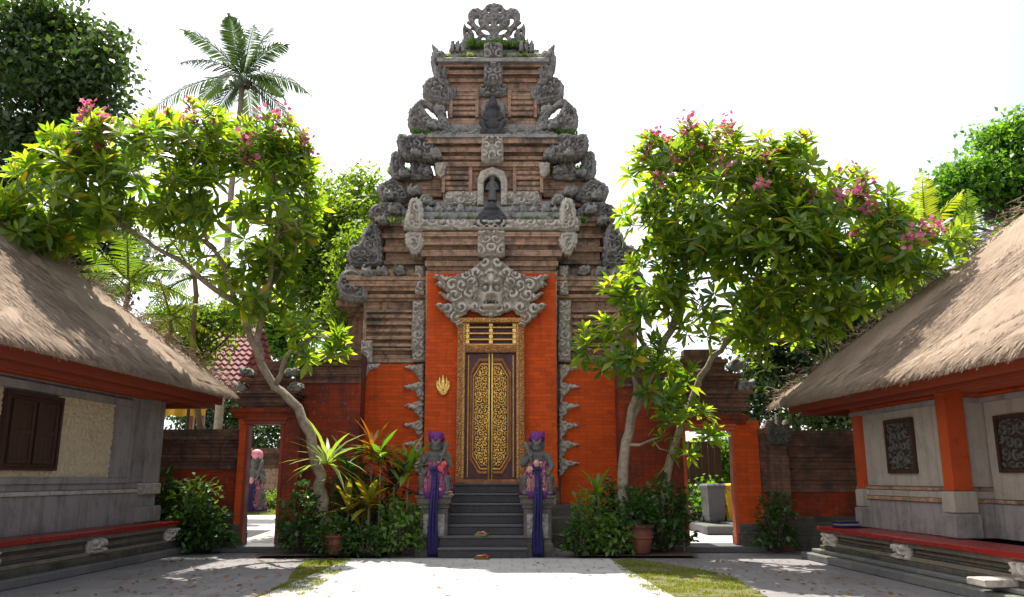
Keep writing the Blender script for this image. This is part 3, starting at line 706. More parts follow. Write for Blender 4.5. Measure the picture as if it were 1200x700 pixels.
# the gilded door
DY = 18.86
dx = lambda px_: hw(px_, 480, DY)
dz = lambda y: zz(y, DY)
dr = MB(); dr.box(GX-dx(39), GX+dx(39), 18.90, 19.0, dz(564), dz(377)); dr.build('door_backing', MT['wood_door'], gate, True)
jm = MB()
for s in (-1, 1):
    for a, b, y0 in ((30, 39.5, 18.70),):
        x0, x1 = sorted((GX+s*dx(a), GX+s*dx(b))); jm.box(x0, x1, y0, 18.93, dz(566), dz(380), .008)
jm.box(GX-dx(30), GX+dx(30), 18.76, 18.93, dz(414), dz(405), .008)
jm.box(GX-dx(41), GX+dx(41), 18.66, 18.95, dz(380), dz(374), .01)
jm.box(GX-dx(39), GX+dx(39), 18.72, 18.95, dz(570), dz(562), .01)
jm.build('door_frame', MT['wood_trim'], gate, True)
def gilded(name, poly, Y, size, pierce=.36, mat='gold', seed=0, sym=None, rel=.03):
    return carve(name, [poly], Y, .03, MT[mat], gate, cell=.0085, relief=rel, size=size, seed=seed, edge=.02, smooth=0, sym=sym, pierce=pierce)
def rect(x0, x1, z0, z1): return [(x0,z0),(x1,z0),(x1,z1),(x0,z1)]
for s in (-1, 1):
    x0, x1 = sorted((GX+s*dx(34), GX+s*dx(39))); gilded('gilded_jamb_carving', rect(x0, x1, dz(560), dz(381)), 18.685, .10, .28, 'gold_dim', 3)
    x0, x1 = sorted((GX+s*dx(30.3), GX+s*dx(33))); gilded('gilded_jamb_carving', rect(x0, x1, dz(560), dz(381)), 18.688, .06, .2, 'gold', 9)
gilded('gilded_lintel_carving', rect(GX-dx(41), GX+dx(41), dz(379.5), dz(374.5)), 18.645, .075, .3, 'gold', 4)
gilded('gilded_lintel_carving', rect(GX-dx(29), GX+dx(29), dz(413), dz(406)), 18.745, .10, .34, 'gold_dim', 5)
# transom: slats with little gilded posts
ts = MB()
for y in (384, 391, 398, 404): ts.box(GX-dx(30), GX+dx(30), 18.80, 18.88, dz(y+1.1), dz(y-.6), .004)
ts.build('transom_grille', MT['gold_dim'], gate, True)
for x in (-28, 0, 28):
    w_ = 2.2; tp = MB(); tp.box(GX+dx(1)*(x-.9), GX+dx(1)*(x+.9), 18.785, 18.89, dz(404), dz(380))
    for y in (381.5, 388, 395, 401.5): tp.box(GX+dx(1)*(x-w_), GX+dx(1)*(x+w_), 18.765, 18.90, dz(y+2.4), dz(y-2.2), .012)
    tp.build('transom_post', MT['gold'], gate, True)
for s in (-1, 1):
    lf = MB(); x0, x1 = sorted((GX+s*dx(1.2), GX+s*dx(29.8))); lf.box(x0, x1, 18.83, 18.89, dz(562), dz(414.5), .006)
    leaf = lf.build('door_leaf', MT['wood_door'], gate, True); lo = Vector((0,0,0))
    def sub(name, polys, holes, Y, th, mat, **k):
        o = carve(name, polys, Y, th, mat, gate, holes=holes, smooth=0, **k); o.parent = leaf; o.location = (0,0,0)
        return o
    q = lambda L: [(GX+s*dx(x), dz(y)) for x, y in L]
    # leaf meshes are relative to the gate's base, like their parent leaf
    octo = lambda x0, x1, y0, y1, c: [(x0,y0),(x1-c,y0),(x1,y0+c*1.7),(x1,y1-c*1.7),(x1-c,y1),(x0,y1)]
    sub('leaf_border', [q(octo(2.5,24.5,420,557,10))], [q(octo(1.0,21.5,425,552,9))], 18.79, .05, MT['wood_trim'], cell=.012, relief=.012, size=.08, seed=8)
    sub('leaf_border', [q(octo(2.5,21,426,551,9))], [q(octo(1.0,19.6,428.5,548.5,8.4))], 18.78, .05, MT['gold_dim'], cell=.009, relief=0, size=.08, seed=8)
    sub('gilded_leaf_carving', [q(octo(3.2,18.8,430,547,7.8))], [], 18.785, .05, MT['gold'], cell=.0085, relief=.03, size=.125, seed=21, edge=.02, pierce=.2, sym=GX)
    sub('gilded_edge_bead', [q([(25.5,416.5),(27.5,416.5),(27.5,560),(25.5,560)])], [], 18.80, .04, MT['gold_dim'], cell=.012, relief=.01, size=.05, seed=8)
cb = MB(); cb.tube([(GX-.035,18.80,dz(562)),(GX-.035,18.80,dz(415))], .02, 8); cb.tube([(GX+.035,18.80,dz(562)),(GX+.035,18.80,dz(415))], .02, 8)
cb.build('meeting_bar', MT['gold'], gate, True, True)
rg_ = MB()
for s in (-1, 1):
    rg_.lathe([(.035,0),(.03,.012),(.012,.03)], 14, (0,0,0)); 
hd = MB()
for s in (-1, 1):
    c = (GX+s*.10, 18.755, dz(492)); hd.tube([(c[0]+.04*cos(t), c[1], c[2]+.05*sin(t)-.03) for t in np.linspace(0, 2*pi, 14)], .009, 6)
hd.build('door_handle', MT['gold'], gate, True, True)

# gilded emblem on the wall: a flaming trident over a crescent of lotus petals
Ye = 18.885
ec = lambda L: [(at(x, y, Ye).x, at(x, y, Ye).z) for x, y in L]
petals = [[(519.3,439.5),(521,445),(521.6,450),(520.6,456),(519.3,458),(518,456),(517,450),(517.6,445)]]
for s in (-1, 1):
    petals += [[(519.3+s*x, y) for x, y in L] for L in ([(.6,458),(1.6,452),(3.0,449),(2.8,446),(3.8,441.5),(5.4,446),(5.9,450),(4.6,455),(2,458.4)], [(1.0,458.6),(3.8,455.5),(5.8,451.5),(6.3,446),(8,450),(7.8,454.5),(5.4,458.6),(2,460.5)])]
for k, pt in enumerate(petals): carve('emblem_petal', [ec(pt)], Ye-.03-.012*(k == 0), .07, MT['gold'], gate, cell=.005, relief=.0, size=.1, edge=.025)
carve('emblem_base', [ec([(513.2,454),(516,456),(519.3,456.5),(522.6,456),(525.4,454),(524.6,459.5),(521.8,462.8),(519.3,463.6),(516.8,462.8),(514,459.5)])], Ye-.02, .05, MT['gold_dim'], gate, cell=.006, relief=0, size=.1, edge=.02)

# ------------------------------------------------------------------ stairs and guardians
SX = -.565
stair = thing('stone_staircase', 'dark stone staircase of seven worn steps leading up to the gilded door', 'staircase', (SX, 16.2, 0))
for k in range(7):
    hwid = .84 if k < 4 else .80
    y0 = 16.2+k*.33; z0, z1 = k*.196, (k+1)*.196
    mb = MB(); mb.box(SX-hwid, SX+hwid, y0, y0+.36 if k < 6 else 18.95, z0+(.003 if k else 0), z1-.045, .008)
    st = rough_up(mb.build('step', MT['step'], stair, True), .25, .005, 3, k)
    mb = MB(); mb.box(SX-hwid-.012, SX+hwid+.012, y0-.025, y0+.36 if k < 6 else 18.95, z1-.045, z1, .01)
    e = rough_up(mb.build('tread', MT['step_edge'] if k < 6 else MT['step'], None, False), .25, .005, 3, k+9)
    e.data.transform(Matrix.Translation(-stair.location)); e.parent = st
for s in (-1, 1):
    mb = MB(); a = SX+s*.88; b = SX+s*1.12; x0, x1 = min(a,b), max(a,b)
    prof = [(17.15,0),(17.15,.62),(17.5,.86),(18.2,1.30),(18.9,1.42),(18.9,0)]
    n = len(prof); mb.add([(x0,y,z) for y, z in prof]+[(x1,y,z) for y, z in prof], [tuple(range(n)), tuple(range(2*n-1, n-1, -1))]+[(i, i+n, (i+1) % n+n, (i+1) % n) for i in range(n)])
    rough_up(mb.build('side_wall', MT['base_stone'], stair, True), .25, .012, 2, 4)

def cloth_mat(name, base, blotch, flower=None, rough=.6):
    g = NG(name); v = g.coord()
    wv = g.n('TexWave'); g.l(v, wv.inputs['Vector']); wv.inputs['Scale'].default_value = 6; wv.inputs['Distortion'].default_value = 16; wv.inputs['Detail'].default_value = 3
    col = g.mix(g.ramp(wv.outputs['Fac'], .35, .65), base, blotch)
    if flower:
        vo = g.n('TexVoronoi'); g.l(v, vo.inputs['Vector']); vo.inputs['Scale'].default_value = 9
        col = g.mix(g.ramp(vo.outputs['Distance'], .34, .24), col, flower)
        col = g.mix(g.ramp(vo.outputs['Distance'], .12, .08), col, (.8,.6,.5))
    return g.done(col, rough, g.bump(g.noise(v, 30, 4), .2, .01), 0, .3)
MT['purple'] = cloth_mat('purple_headcloth', (.07,.008,.09), (.13,.014,.15))
MT['pinkcap'] = cloth_mat('pink_headcloth', (.55,.16,.22), (.62,.28,.30))
MT['floral'] = cloth_mat('floral_batik', (.06,.012,.06), (.20,.05,.10), (.40,.08,.10))
MT['floral2'] = cloth_mat('gold_batik', (.07,.013,.07), (.26,.11,.085), (.32,.10,.12))
MT['indigo'] = cloth_mat('indigo_sash', (.010,.008,.05), (.018,.012,.085))
MT['violet'] = cloth_mat('violet_band', (.07,.009,.09), (.045,.009,.08))
MT['flower_red'] = paint('red_flower_cloth', (.42,.015,.025), (.6,.10,.10), .6, 18)
MT['flower_cream'] = paint('cream_flower_cloth', (.5,.3,.24), (.42,.16,.16), .6, 18)
def guardian(label, loc, cap, sarong, club_side, group, sash_len=1.12, rose=True, rz=0):
    t = thing('guardian_statue', label, 'statue', loc, rz, group)
    mb = MB()
    mb.ball((0,.02,.34), .23, .2, .2); mb.ball((0,.0,.62), .215, .175, .2); mb.ball((0,-.05,.55), .17, .15, .14)
    mb.ball((0,.0,.79), .25, .15, .10); mb.tube([(0,0,.8),(0,-.01,.92)], [.11,.1], 10)
    mb.ball((0,-.03,1.0), .155, .16, .165, 16, 12); mb.ball((0,-.12,.93), .115, .09, .08)
    for s in (-1, 1):
        mb.tube([(s*.1,0,.32),(s*.30,-.2,.30),(s*.27,-.24,.02)], [.13,.115,.085], 10); mb.ball((s*.28,-.3,.04), .075, .13, .045)
        mb.ball((s*.065,-.165,1.035), .042); mb.ball((s*.165,0,1.0), .035, .05, .07); mb.tube([(s*.045,-.2,.95),(s*.06,-.215,.985)], [.012,.005], 6)
        mb.ball((s*.07,-.15,1.085), .06, .04, .02)
        up = s == club_side
        if up:
            el, hd_ = (s*.33,-.12,.60), (s*.15,-.24,.78)
        else:
            el, hd_ = (s*.34,-.05,.56), (s*.25,-.24,.42)
        mb.tube([(s*.23,0,.80),el,hd_], [.088,.075,.05], 10)
        # palm and five bent fingers
        h = Vector(hd_); mb.ball(h, .05, .035, .05)
        for f in range(4):
            b = h+Vector((-.036+.024*f, -.025, .02)); mb.tube([b, b+Vector((0,-.045,.004)), b+Vector((0,-.05,-.035)), b+Vector((0,-.02,-.05))], [.013,.013,.012,.009], 6)
        mb.tube([h+Vector((-s*.05,0,.0)), h+Vector((-s*.06,-.04,.03)), h+Vector((-s*.03,-.06,.02))], [.015,.013,.01], 6)
    mb.ball((0,-.2,.985), .04, .04, .035); mb.ball((.03,-.19,.975), .025); mb.ball((-.03,-.19,.975), .025)
    mb.tube([(-.09,-.165,.91),(0,-.2,.90),(.09,-.165,.91)], [.018,.022,.018], 6)
    mb.ball((0,.06,.95), .19, .14, .2)      # hair falling behind
    t.scale = (.87,.93,1.0)
    body_ = fused(mb, 'body', MT['guard'], t, .013)
    cl = MB(); s = club_side
    cl.tube([(s*.10,-.29,.56),(s*.17,-.28,.78),(s*.25,-.24,.96),(s*.28,-.22,1.03)], [.026,.03,.052,.04], 9); cl.build('club', MT['guard'], t, False, True)
    hc = MB(); hc.lathe([(.175,1.06),(.19,1.10),(.185,1.16),(.15,1.22),(.08,1.25),(.01,1.26)], 24, (0,-.01,0), 1, 1, .02, 5); hc.ball((club_side*-.09,-.14,1.16), .06, .05, .07); hc.ball((club_side*-.15,-.12,1.2), .035, .03, .08)
    hc.build('headcloth', MT[cap], t, False, True)
    sk = MB(); sk.lathe([(.21,.66),(.25,.61),(.275,.50),(.335,.36),(.39,.20),(.405,.06),(.40,.0)], 64, (0,-.04,0), 1.0, .92, .035, 11)
    sk.build('sarong', MT[sarong], t, False, True)
    bd = MB(); bd.lathe([(.412,.085),(.425,.06),(.42,-.05),(.41,-.055)], 64, (0,-.04,0), 1.0, .92, .035, 11); bd.build('hem_band', MT['violet'], t, False, True)
    # long sash hanging down the front of the pedestal
    ss = MB(); rows = 22; cols = 17; vs = []
    for i in range(rows+1):
        q = i/rows; z = .50-q*(.50+sash_len); wid = .05+.06*min(1, q*2.0)+.015*sin(q*9); yo = -.31-.15*min(1, q*2.2)-.03*sin(q*5)
        for j in range(cols+1):
            a = j/cols*2-1; vs.append((a*wid+.012*sin(q*7), yo-.022*sin(a*9+q*1.5)-.012*cos(a*17), z))
    fs = [(i*(cols+1)+j, i*(cols+1)+j+1, (i+1)*(cols+1)+j+1, (i+1)*(cols+1)+j) for i in range(rows) for j in range(cols)]
    ss.add(vs, fs); o = ss.build('sash', MT['indigo'], t, False, True); md = o.modifiers.new('thick', 'SOLIDIFY'); md.thickness = .012
    kn = MB(); kn.ball((0,-.32,.52), .06, .05, .05); kn.ball((-.07,-.31,.50), .05, .035, .05); kn.ball((.07,-.31,.50), .05, .035, .05); kn.build('sash_knot', MT['indigo'], t, False, True)
    fl = MB()
    cs = [(.14,-.33,.52),(.20,-.31,.60)] if rose else [(-.02,-.34,.62),(-.17,-.34,.50)]
    for k, c in enumerate(cs):
        for a in range(6):
            th = a*pi/3+k; fl.ball((c[0]+.04*cos(th), c[1]-.008*(a % 2), c[2]+.036*sin(th+.3*k)), .032, .018, .036, 8, 5)
        fl.ball((c[0], c[1]-.025, c[2]), .035, .025, .035, 8, 5)
    fl.build('cloth_flower', MT['flower_red'] if rose else MT['flower_cream'], t, False, True)
    return t
def pedestal(label, x, y, h, grp):
    t = thing('statue_pedestal', label, 'pedestal', (x, y, 0), 0, grp)
    mb = MB(); rings = []
    for z, r in ((0,.34),(.16,.34),(.165,.30),(.24,.30),(.26,.27),(h-.26,.27),(h-.24,.30),(h-.16,.30),(h-.155,.335),(h-.05,.335),(h-.045,.36),(h,.36)): rings.append((r, -r, r, z))
    loft(mb, 0, rings); rough_up(mb.build('shaft', MT['base_stone'], t), .15, .008, 3, int(x*7))
    p = [(x-.22,.34),(x+.22,.34),(x+.22,h-.34),(x-.22,h-.34)]
    o = carve('carved_face', [p], y-.30, .05, MT['ornament'], None, cell=.02, relief=.03, size=.15, smooth=0); o.data.transform(Matrix.Translation((-x,-y,0))); o.parent = t
    return t
PH = 1.16
pedestal('mossy square pedestal under the statue with the red flower', -1.53, 16.85, PH, 'pedestals beside the steps')
pedestal('mossy square pedestal under the statue with crossed cream cloth flowers', .50, 16.85, PH, 'pedestals beside the steps')
guardian('purple-capped guardian statue with a big red flower on its sarong, indigo sash to the ground', (-1.53,16.85,PH), 'purple', 'floral', 1, 'guardian statues', 1.14, True)
guardian('purple-capped guardian statue in gold-patterned sarong with a cream bow, indigo sash to the ground', (.50,16.85,PH), 'purple', 'floral2', -1, 'guardian statues', 1.14, False)
st = guardian('distant guardian statue with pink headcloth, seen through the small doorway', (at(297,598,36).x, 36, .12), 'pinkcap', 'floral2', 1, 'guardian statues', .0, False)
st.scale = (1.35,1.35,2.05)
t = thing('statue_pedestal', 'low stone block under the distant pink-capped statue', 'pedestal', (st.location.x, 36, 0))
mb = MB(); loft(mb, 0, [(.62,-.62,.62,0),(.62,-.62,.62,.05),(.58,-.58,.58,.06),(.58,-.58,.58,.12)]); rough_up(mb.build('block', MT['base_stone'], t), .2, .01, 3, 4)
# offerings on the ground and on the steps
def offering(label, loc, pal, grp='palm-leaf offerings', s=1):
    t = thing('offering', label, 'offering', loc, random.uniform(-.3,.3), grp)
    mb = MB(); mb.box(-.09*s,.09*s,-.09*s,.09*s,0,.012); 
    for a, b, c, d in ((-.09,-.08,-.09,.09),(.08,.09,-.09,.09),(-.08,.08,-.09,-.08),(-.08,.08,.08,.09)): mb.box(a*s,b*s,c*s,d*s,.012,.035*s)
    mb.build('leaf_tray', MT['dry'] if pal == 0 else MT['fern'], t)
    for k in range(7):
        fb = MB(); a = k*.9; x, y = .045*s*cos(a), .045*s*sin(a)
        for j in range(5): fb.ball((x+.018*s*cos(j*1.26), y+.018*s*sin(j*1.26), .035+.006*k), .016*s, .016*s, .012*s, 6, 4)
        fb.build('petal_heap', [MT['flower_red'], MT['flower_cream'], MT['gold_dim']][(k+pal) % 3], t, False, True)
    return t
offering('small red and cream flower offering on the paving before the lowest step', (at(565,656,16.0).x, 16.02, .013), 0, s=1.5)
offering('small white flower offering lying on a lower step of the stairs', (at(565,627,16.75).x, 16.62, .393), 1, s=1.3)
offering('small gold flower offering on the edge of a pedestal by the steps', (-1.24, 16.6, PH), 2)
# ------------------------------------------------------------------ small gates beside the tower
def side_gate(label, x0, x1, y, pl, pr, ztop, cap, seed):
    """opening x0..x1; orange piers pl / pr wide; layered stone cap"""
    cx = (x0+x1)/2
    t = thing('side_gate', label, 'doorway', (cx, y, 0))
    zd = ztop
    for a, b, s in ((x0-pl, x0-.07, -1), (x1+.07, x1+pr, 1)):
        mb = MB(); mb.box(a, b, y, y+.42, .0, zd+.22); rough_up(mb.build('pier', MT['orange' if s*seed > 0 else 'orange_old_shaded'], t, True), .25, .008, 2, seed+s)
        mb = MB(); c = (a+b)/2; h = abs(b-a)/2+.03; loft(mb, c, [(h,y-.04,y+.46,0),(h,y-.04,y+.46,.35),(h-.02,y-.02,y+.44,.37),(h-.02,y-.02,y+.44,.55)])
        rough_up(mb.build('pier_foot', MT['base_stone'], t, True), .2, .01, 2, seed+s)
    fr = MB()
    fr.box(x0-.07, x0, y-.03, y+.2, .12, zd, .008); fr.box(x1, x1+.07, y-.03, y+.2, .12, zd, .008); fr.box(x0-.10, x1+.10, y-.04, y+.2, zd, zd+.09, .008)
    fr.box(x0-.13, x1+.13, y-.06, y+.45, zd+.09, zd+.14, .008)
    fr.build('door_frame', MT['fascia' if seed < 0 else 'orange_paint'], t, True)
    mb = MB(); w = (x1-x0)/2; a = max(pl, pr)
    z = zd+.14; rows = [(w+.34,.0),(w+.34,.10),(w+.42,.11),(w+.42,.2)]
    loft(mb, cx, [(h, y-.05-.03*i, y+.9+.02*i, z+q) for i, (h, q) in enumerate(rows)])
    rough_up(mb.build('lintel', MT['orange_old_shaded'], t, True), .2, .008, 2, seed+3)
    mb = MB(); z += .205; r = []
    for o, h in ((.52,.09),(.60,.10),(.68,.08),(.58,.14),(.66,.10),(.74,.09),(.50,.08),(.40,.20),(.48,.09),(.56,.09),(.36,.08),(.22,.22),(.30,.10),(.16,.08),(.10,.20)):
        h *= cap; hx = w+o*(cap+.1)-.22+.1*(1-cap); d = (o-.55)*.7
        r += [(hx, y-.06-max(-.35, d), y+.95+max(-.35, d), z), (hx, y-.06-max(-.35, d), y+.95+max(-.35, d), z+h)]; z += h
    loft(mb, cx, r); rough_up(mb.build('tiered_cap', MT['brick_dark'], t, True), .18, .014, 2.4, seed+4)
    zc = r[0][3]
    for s in (-1, 1):
        for zz_, sz, ox in ((zc+.58*cap, .36*cap, w+.40*cap), (zc+1.15*cap, .3*cap, w+.22*cap)):
            bx = cx+s*ox
            p = [(bx-s*.12,zz_-.02),(bx+s*sz*.5,zz_),(bx+s*sz*.85,zz_+sz*.45),(bx+s*sz*.7,zz_+sz),(bx+s*sz*.35,zz_+sz*.8),(bx+s*sz*.1,zz_+sz*1.05),(bx-s*.12,zz_+sz*.7)]
            carve('corner_antefix', [p], y-.12, .28, MT['ornament'], t, cell=.022, relief=.07, size=.2, seed=abs(seed), edge=.05, frill=.03)
    mb = MB(); mb.box(x0-.45, x1+.45, y-.55, y+.62, .0, .11, .015); rough_up(mb.build('threshold', MT['step_edge'], t, True), .2, .006, 3, seed)
    return t
side_gate('narrow orange-framed doorway with tiered stone cap, showing the pink-capped statue beyond', -5.70, -5.02, 18.0, .22, .42, 2.63, .62, -3)
side_gate('narrow doorway between bright orange piers with the grey wheelie bin showing through', 3.76, 4.74, 18.0, .38, .62, 2.50, .85, 3)

# ------------------------------------------------------------------ boundary walls
def wall(name, label, x0, x1, y, h, mats, d=.5, foot=.6, seed=0, cop=.34):
    t = thing(name, label, 'wall', ((x0+x1)/2, y, 0))
    cx = (x0+x1)/2; hx = (x1-x0)/2
    mb = MB(); loft(mb, cx, [(hx,y-.08,y+d+.08,0),(hx,y-.08,y+d+.08,foot*.5),(hx,y-.05,y+d+.05,foot*.52),(hx,y-.05,y+d+.05,foot*.8),(hx,y-.02,y+d+.02,foot*.82),(hx,y-.02,y+d+.02,foot)])
    rough_up(mb.build('foot', MT['base_stone'], t, True), .25, .012, 2, seed)
    mb = MB(); mb.box(cx-hx, cx+hx, y, y+d, foot, h*(1-cop)); rough_up(mb.build('wall_face', MT[mats[0]], t, True), .3, .012, 2, seed+1)
    mb = MB(); z = h*(1-cop); r = []
    for o, q in ((.03,.10),(.0,.09),(.05,.08),(.08,.07),(.02,.12),(.0,.08),(.06,.08),(.11,.08),(.17,.09),(.10,.07),(.04,.10)):
        q *= h*cop/.96; r += [(hx+.002, y-o, y+d+o, z), (hx+.002, y-o, y+d+o, z+q)]; z += q
    loft(mb, cx, r); rough_up(mb.build('coping', MT[mats[1]], t, True), .2, .014, 2.2, seed+2)
    return t
wall('boundary_wall', 'faded, shade-darkened orange wall between the fern tree and the gate tower', -4.95, -3.45, 18.7, 4.3, ('orange_old_shaded','brick_dark'), .6, .7, 1, .16)
wall('boundary_wall', 'faded, shade-darkened orange wall behind the forked plumeria trunk beside the gate tower', 2.42, 3.72, 18.7, 4.2, ('orange_old_shaded','brick_dark'), .6, .7, 2, .16)
wall('boundary_wall', 'low moulded brick wall reaching under the thatched eave behind the leafy light shrub', -12.5, -5.93, 18.45, 2.55, ('orange_old_shaded','brick_dark'), .5, .8, 3)
wall('boundary_wall', 'dark moulded brick wall running behind the pavilion with orange columns', 5.34, 14.5, 17.9, 2.5, ('orange_old_shaded','brick_dark'), .5, .7, 4, .52)
# stepped pedestal with a capital at the wall's end by the right doorway
t = thing('carved_wall_post', 'small carved capital on the wall end next to the orange doorway pier', 'wall post', (5.62,17.7,0))
mb = MB(); loft(mb, 5.62, [(.2,17.55,17.95,0),(.2,17.55,17.95,1.95),(.17,17.58,17.92,1.97),(.17,17.58,17.92,2.1),(.24,17.5,18.0,2.2),(.24,17.5,18.0,2.3),(.3,17.44,18.06,2.42),(.3,17.44,18.06,2.52),(.2,17.54,17.96,2.56),(.12,17.6,17.9,2.72)])
rough_up(mb.build('post', MT['brick_dark'], t, True), .12, .012, 3, 8)
carve('corner_antefix', [[(5.42,2.2),(5.36,2.45),(5.46,2.72),(5.58,2.62),(5.62,2.86),(5.70,2.62),(5.80,2.7),(5.88,2.45),(5.82,2.2)]], 17.42, .2, MT['base_stone'], t, cell=.02, relief=.035, size=.14, seed=4)

# ------------------------------------------------------------------ thatched pavilions
def thatch_mat(name, c1, c2, c3):
    g = NG(name); v = g.coord(); ri = g.n('NewGeometry').outputs['Random Per Island']
    col = g.mix(g.ramp(ri, 0, 1), c1, c2)
    col = g.mix(g.ramp(g.noise(v, .9, 7, .65), .45, .68, 0, .65), col, c3)
    mp = g.n('Mapping'); g.l(v, mp.inputs['Vector']); mp.inputs['Scale'].default_value = (1.2, 22, 1.2)
    f = g.noise(mp.outputs[0], 2.2, 5, .7); col = g.mix(g.ramp(f, .42, .7, 0, .6), col, tuple(x*.5 for x in c2))
    return g.done(col, .92, g.bump(f, .6, .03), 0, .15)
MT['thatch'] = thatch_mat('sun_bleached_thatch', (.42,.32,.24), (.25,.18,.13), (.17,.125,.09))
def thatch_roof(t, m, ex, ey, ez, k, Wd, ynear, seed, name='thatch_roof'):
    rg = np.random.default_rng(seed); V = []; F = []; b = 0
    th = .30
    def P(plane, u, q):
        # q: 0 at eave .. 1 at ridge
        if plane == 0:   x = ex-q*Wd; y = ynear+u*((ey-q*Wd)-ynear)
        elif plane == 1: y = ey-q*Wd; x = (ex-q*Wd)+u*((ex-2*Wd+q*Wd)-(ex-q*Wd))
        else:            x = ex-2*Wd+q*Wd; y = ynear+u*((ey-q*Wd)-ynear)
        return x, y, ez+q*Wd*k
    sl = math.sqrt(1+k*k); nrm = {0:(k/sl,0,1/sl), 1:(0,k/sl,1/sl), 2:(-k/sl,0,1/sl)}; dwn = {0:(1/sl,0,-k/sl), 1:(0,1/sl,-k/sl), 2:(-1/sl,0,-k/sl)}
    for pl, (nu, nq) in {0:(64,30), 1:(44,30), 2:(12,8)}.items():
        U, Q = np.meshgrid(np.linspace(0,1,nu+1), np.linspace(0,1,nq+1))
        X, Y, Z = P(pl, U, Q); n = nrm[pl]
        # thatched courses: gentle swells plus uneven surface; the eave lip thick and rounded
        wob = .05*np.sin(Y*1.3+seed)*np.sin(Q*7)+rg.normal(0, .018, X.shape); wob[:, -1] *= .0; wob[:, 0] *= (0 if pl == 0 else 1)
        sag = -.10*np.sin(np.clip(Q*1.0,0,1)*pi)*np.minimum(1, (1-U)*6 if pl != 1 else 1)
        o = wob+sag
        X2, Y2, Z2 = X+n[0]*o, Y+n[1]*o, Z+n[2]*o+.0
        lip = rg.normal(0, .022, nu+1)
        Xb, Yb, Zb = X-n[0]*.0, Y-n[1]*.0, Z-th
        top = np.stack([X2, Y2, Z2], -1).reshape(-1, 3); bot = np.stack([Xb, Yb, Zb], -1).reshape(-1, 3)
        bot[:nu+1, 2] += lip+.10
        d = dwn[pl]; bot[:nu+1] -= np.array(d)*.16; 
        V += [top, bot]; w_ = nu+1
        I, J = np.meshgrid(np.arange(nq), np.arange(nu), indexing='ij'); a = (I*w_+J).ravel()
        F.append(np.stack([a, a+1, a+1+w_, a+w_], 1)+b); nb = b+len(top)
        F.append(np.stack([a+w_, a+1+w_, a+1, a], 1)+nb)
        e = np.arange(nu); F.append(np.stack([e+nb, e+1+nb, e+1+b, e+b], 1))
        b += 2*len(top)
    def blade(pl, n, q0, q1, L0, L1, lift, wmin, wmax, droop=0):
        nonlocal b
        U = rg.random(n); Q = q0+(q1-q0)*rg.random(n)
        if pl == 0: U = 1-(1-U)*np.minimum(1, .98)
        x, y, z = P(pl, U, Q); nn = np.array(nrm[pl]); d = np.array(dwn[pl])
        side = np.cross(nn, d)
        o = -.10*np.sin(Q*pi)
        p0 = np.stack([x, y, z], 1)+nn*(o+.01)[:,None]
        dd = d[None]+side[None]*rg.normal(0, .10, (n,1))+nn[None]*rg.normal(lift, .045, (n,1))
        dd[:,2] -= droop*rg.random(n)
        L = rg.uniform(L0, L1, n)[:,None]; wd = rg.uniform(wmin, wmax, n)[:,None]
        sd_ = np.cross(dd, nn[None]); sd_ /= np.linalg.norm(sd_, axis=1)[:,None]
        p1 = p0+dd*L
        v = np.stack([p0-sd_*wd, p0+sd_*wd, p1+sd_*wd*.35, p1-sd_*wd*.35], 1).reshape(-1, 3)
        V.append(v); F.append(np.arange(4*n).reshape(-1,4)+b); b += 4*n
    blade(0, 42000, .0, 1, .16, .40, .04, .0045, .011)
    blade(1, 12000, .0, 1, .14, .3, .02, .005, .012)
    blade(0, 11000, .0, .02, .06, .25, -.05, .003, .008, .5)
    blade(1, 4500, .0, .02, .08, .2, -.05, .005, .012, .5)
    # scruffy tufts along the hip
    n = 1900; Q = rg.random(n); x = ex-Q*Wd; y = ey-Q*Wd; z = ez+Q*Wd*k
    p0 = np.stack([x,y,z],1)+rg.normal(0,.10,(n,3)); p0[:,2] += .02
    dd = np.stack([rg.normal(.35,.4,n), rg.normal(.35,.4,n), rg.normal(-.15,.3,n)],1)
    L = rg.uniform(.08,.24,n)[:,None]; wd = rg.uniform(.006,.014,n)[:,None]
    sd_ = np.cross(dd, rg.normal(0,1,(n,3))); sd_ /= np.linalg.norm(sd_,axis=1)[:,None]; p1 = p0+dd*L
    V.append(np.stack([p0-sd_*wd, p0+sd_*wd, p1+sd_*wd*.3, p1-sd_*wd*.3],1).reshape(-1,3)); F.append(np.arange(4*n).reshape(-1,4)+b); b += 4*n
    VV = np.concatenate(V); VV[:,0] *= m; FF = np.concatenate(F)
    if m < 0: FF = FF[:, ::-1]
    return np_mesh(name, VV, FF, MT['thatch'], t)

def bx(t, m, name, mat, x0, x1, y0, y1, z0, z1, ru=None, parent=None, bev=.006):
    a, b_ = sorted((m*x0, m*x1)); mb = MB(); mb.box(a, b_, y0, y1, z0, z1, bev)
    o = mb.build(name, MT[mat], parent or t)
    if ru: rough_up(o, ru, .006, 2.5, len(name))
    return o
def relief_on_wall(t, m, name, x, ya, yb, za, zb, mat, size, relief, seed, th=.05, cell=.02, pierce=None, parent=None):
    """carved plate lying on a wall that faces the courtyard: carved in the xz plane, then turned"""
    o = carve(name, [[(ya,za),(yb,za),(yb,zb),(ya,zb)]], 0, th, MT[mat], None, cell=cell, relief=relief, size=size, seed=seed, smooth=0, pierce=pierce, edge=.03)
    n = len(o.data.vertices); co = np.empty(n*3); o.data.vertices.foreach_get('co', co); co = co.reshape(-1,3)
    new = np.stack([m*(x-co[:,1]), co[:,0], co[:,2]], 1)
    o.data.vertices.foreach_set('co', new.ravel())
    if m < 0: o.data.flip_normals()
    o.data.update(); o.parent = parent or t
    return o

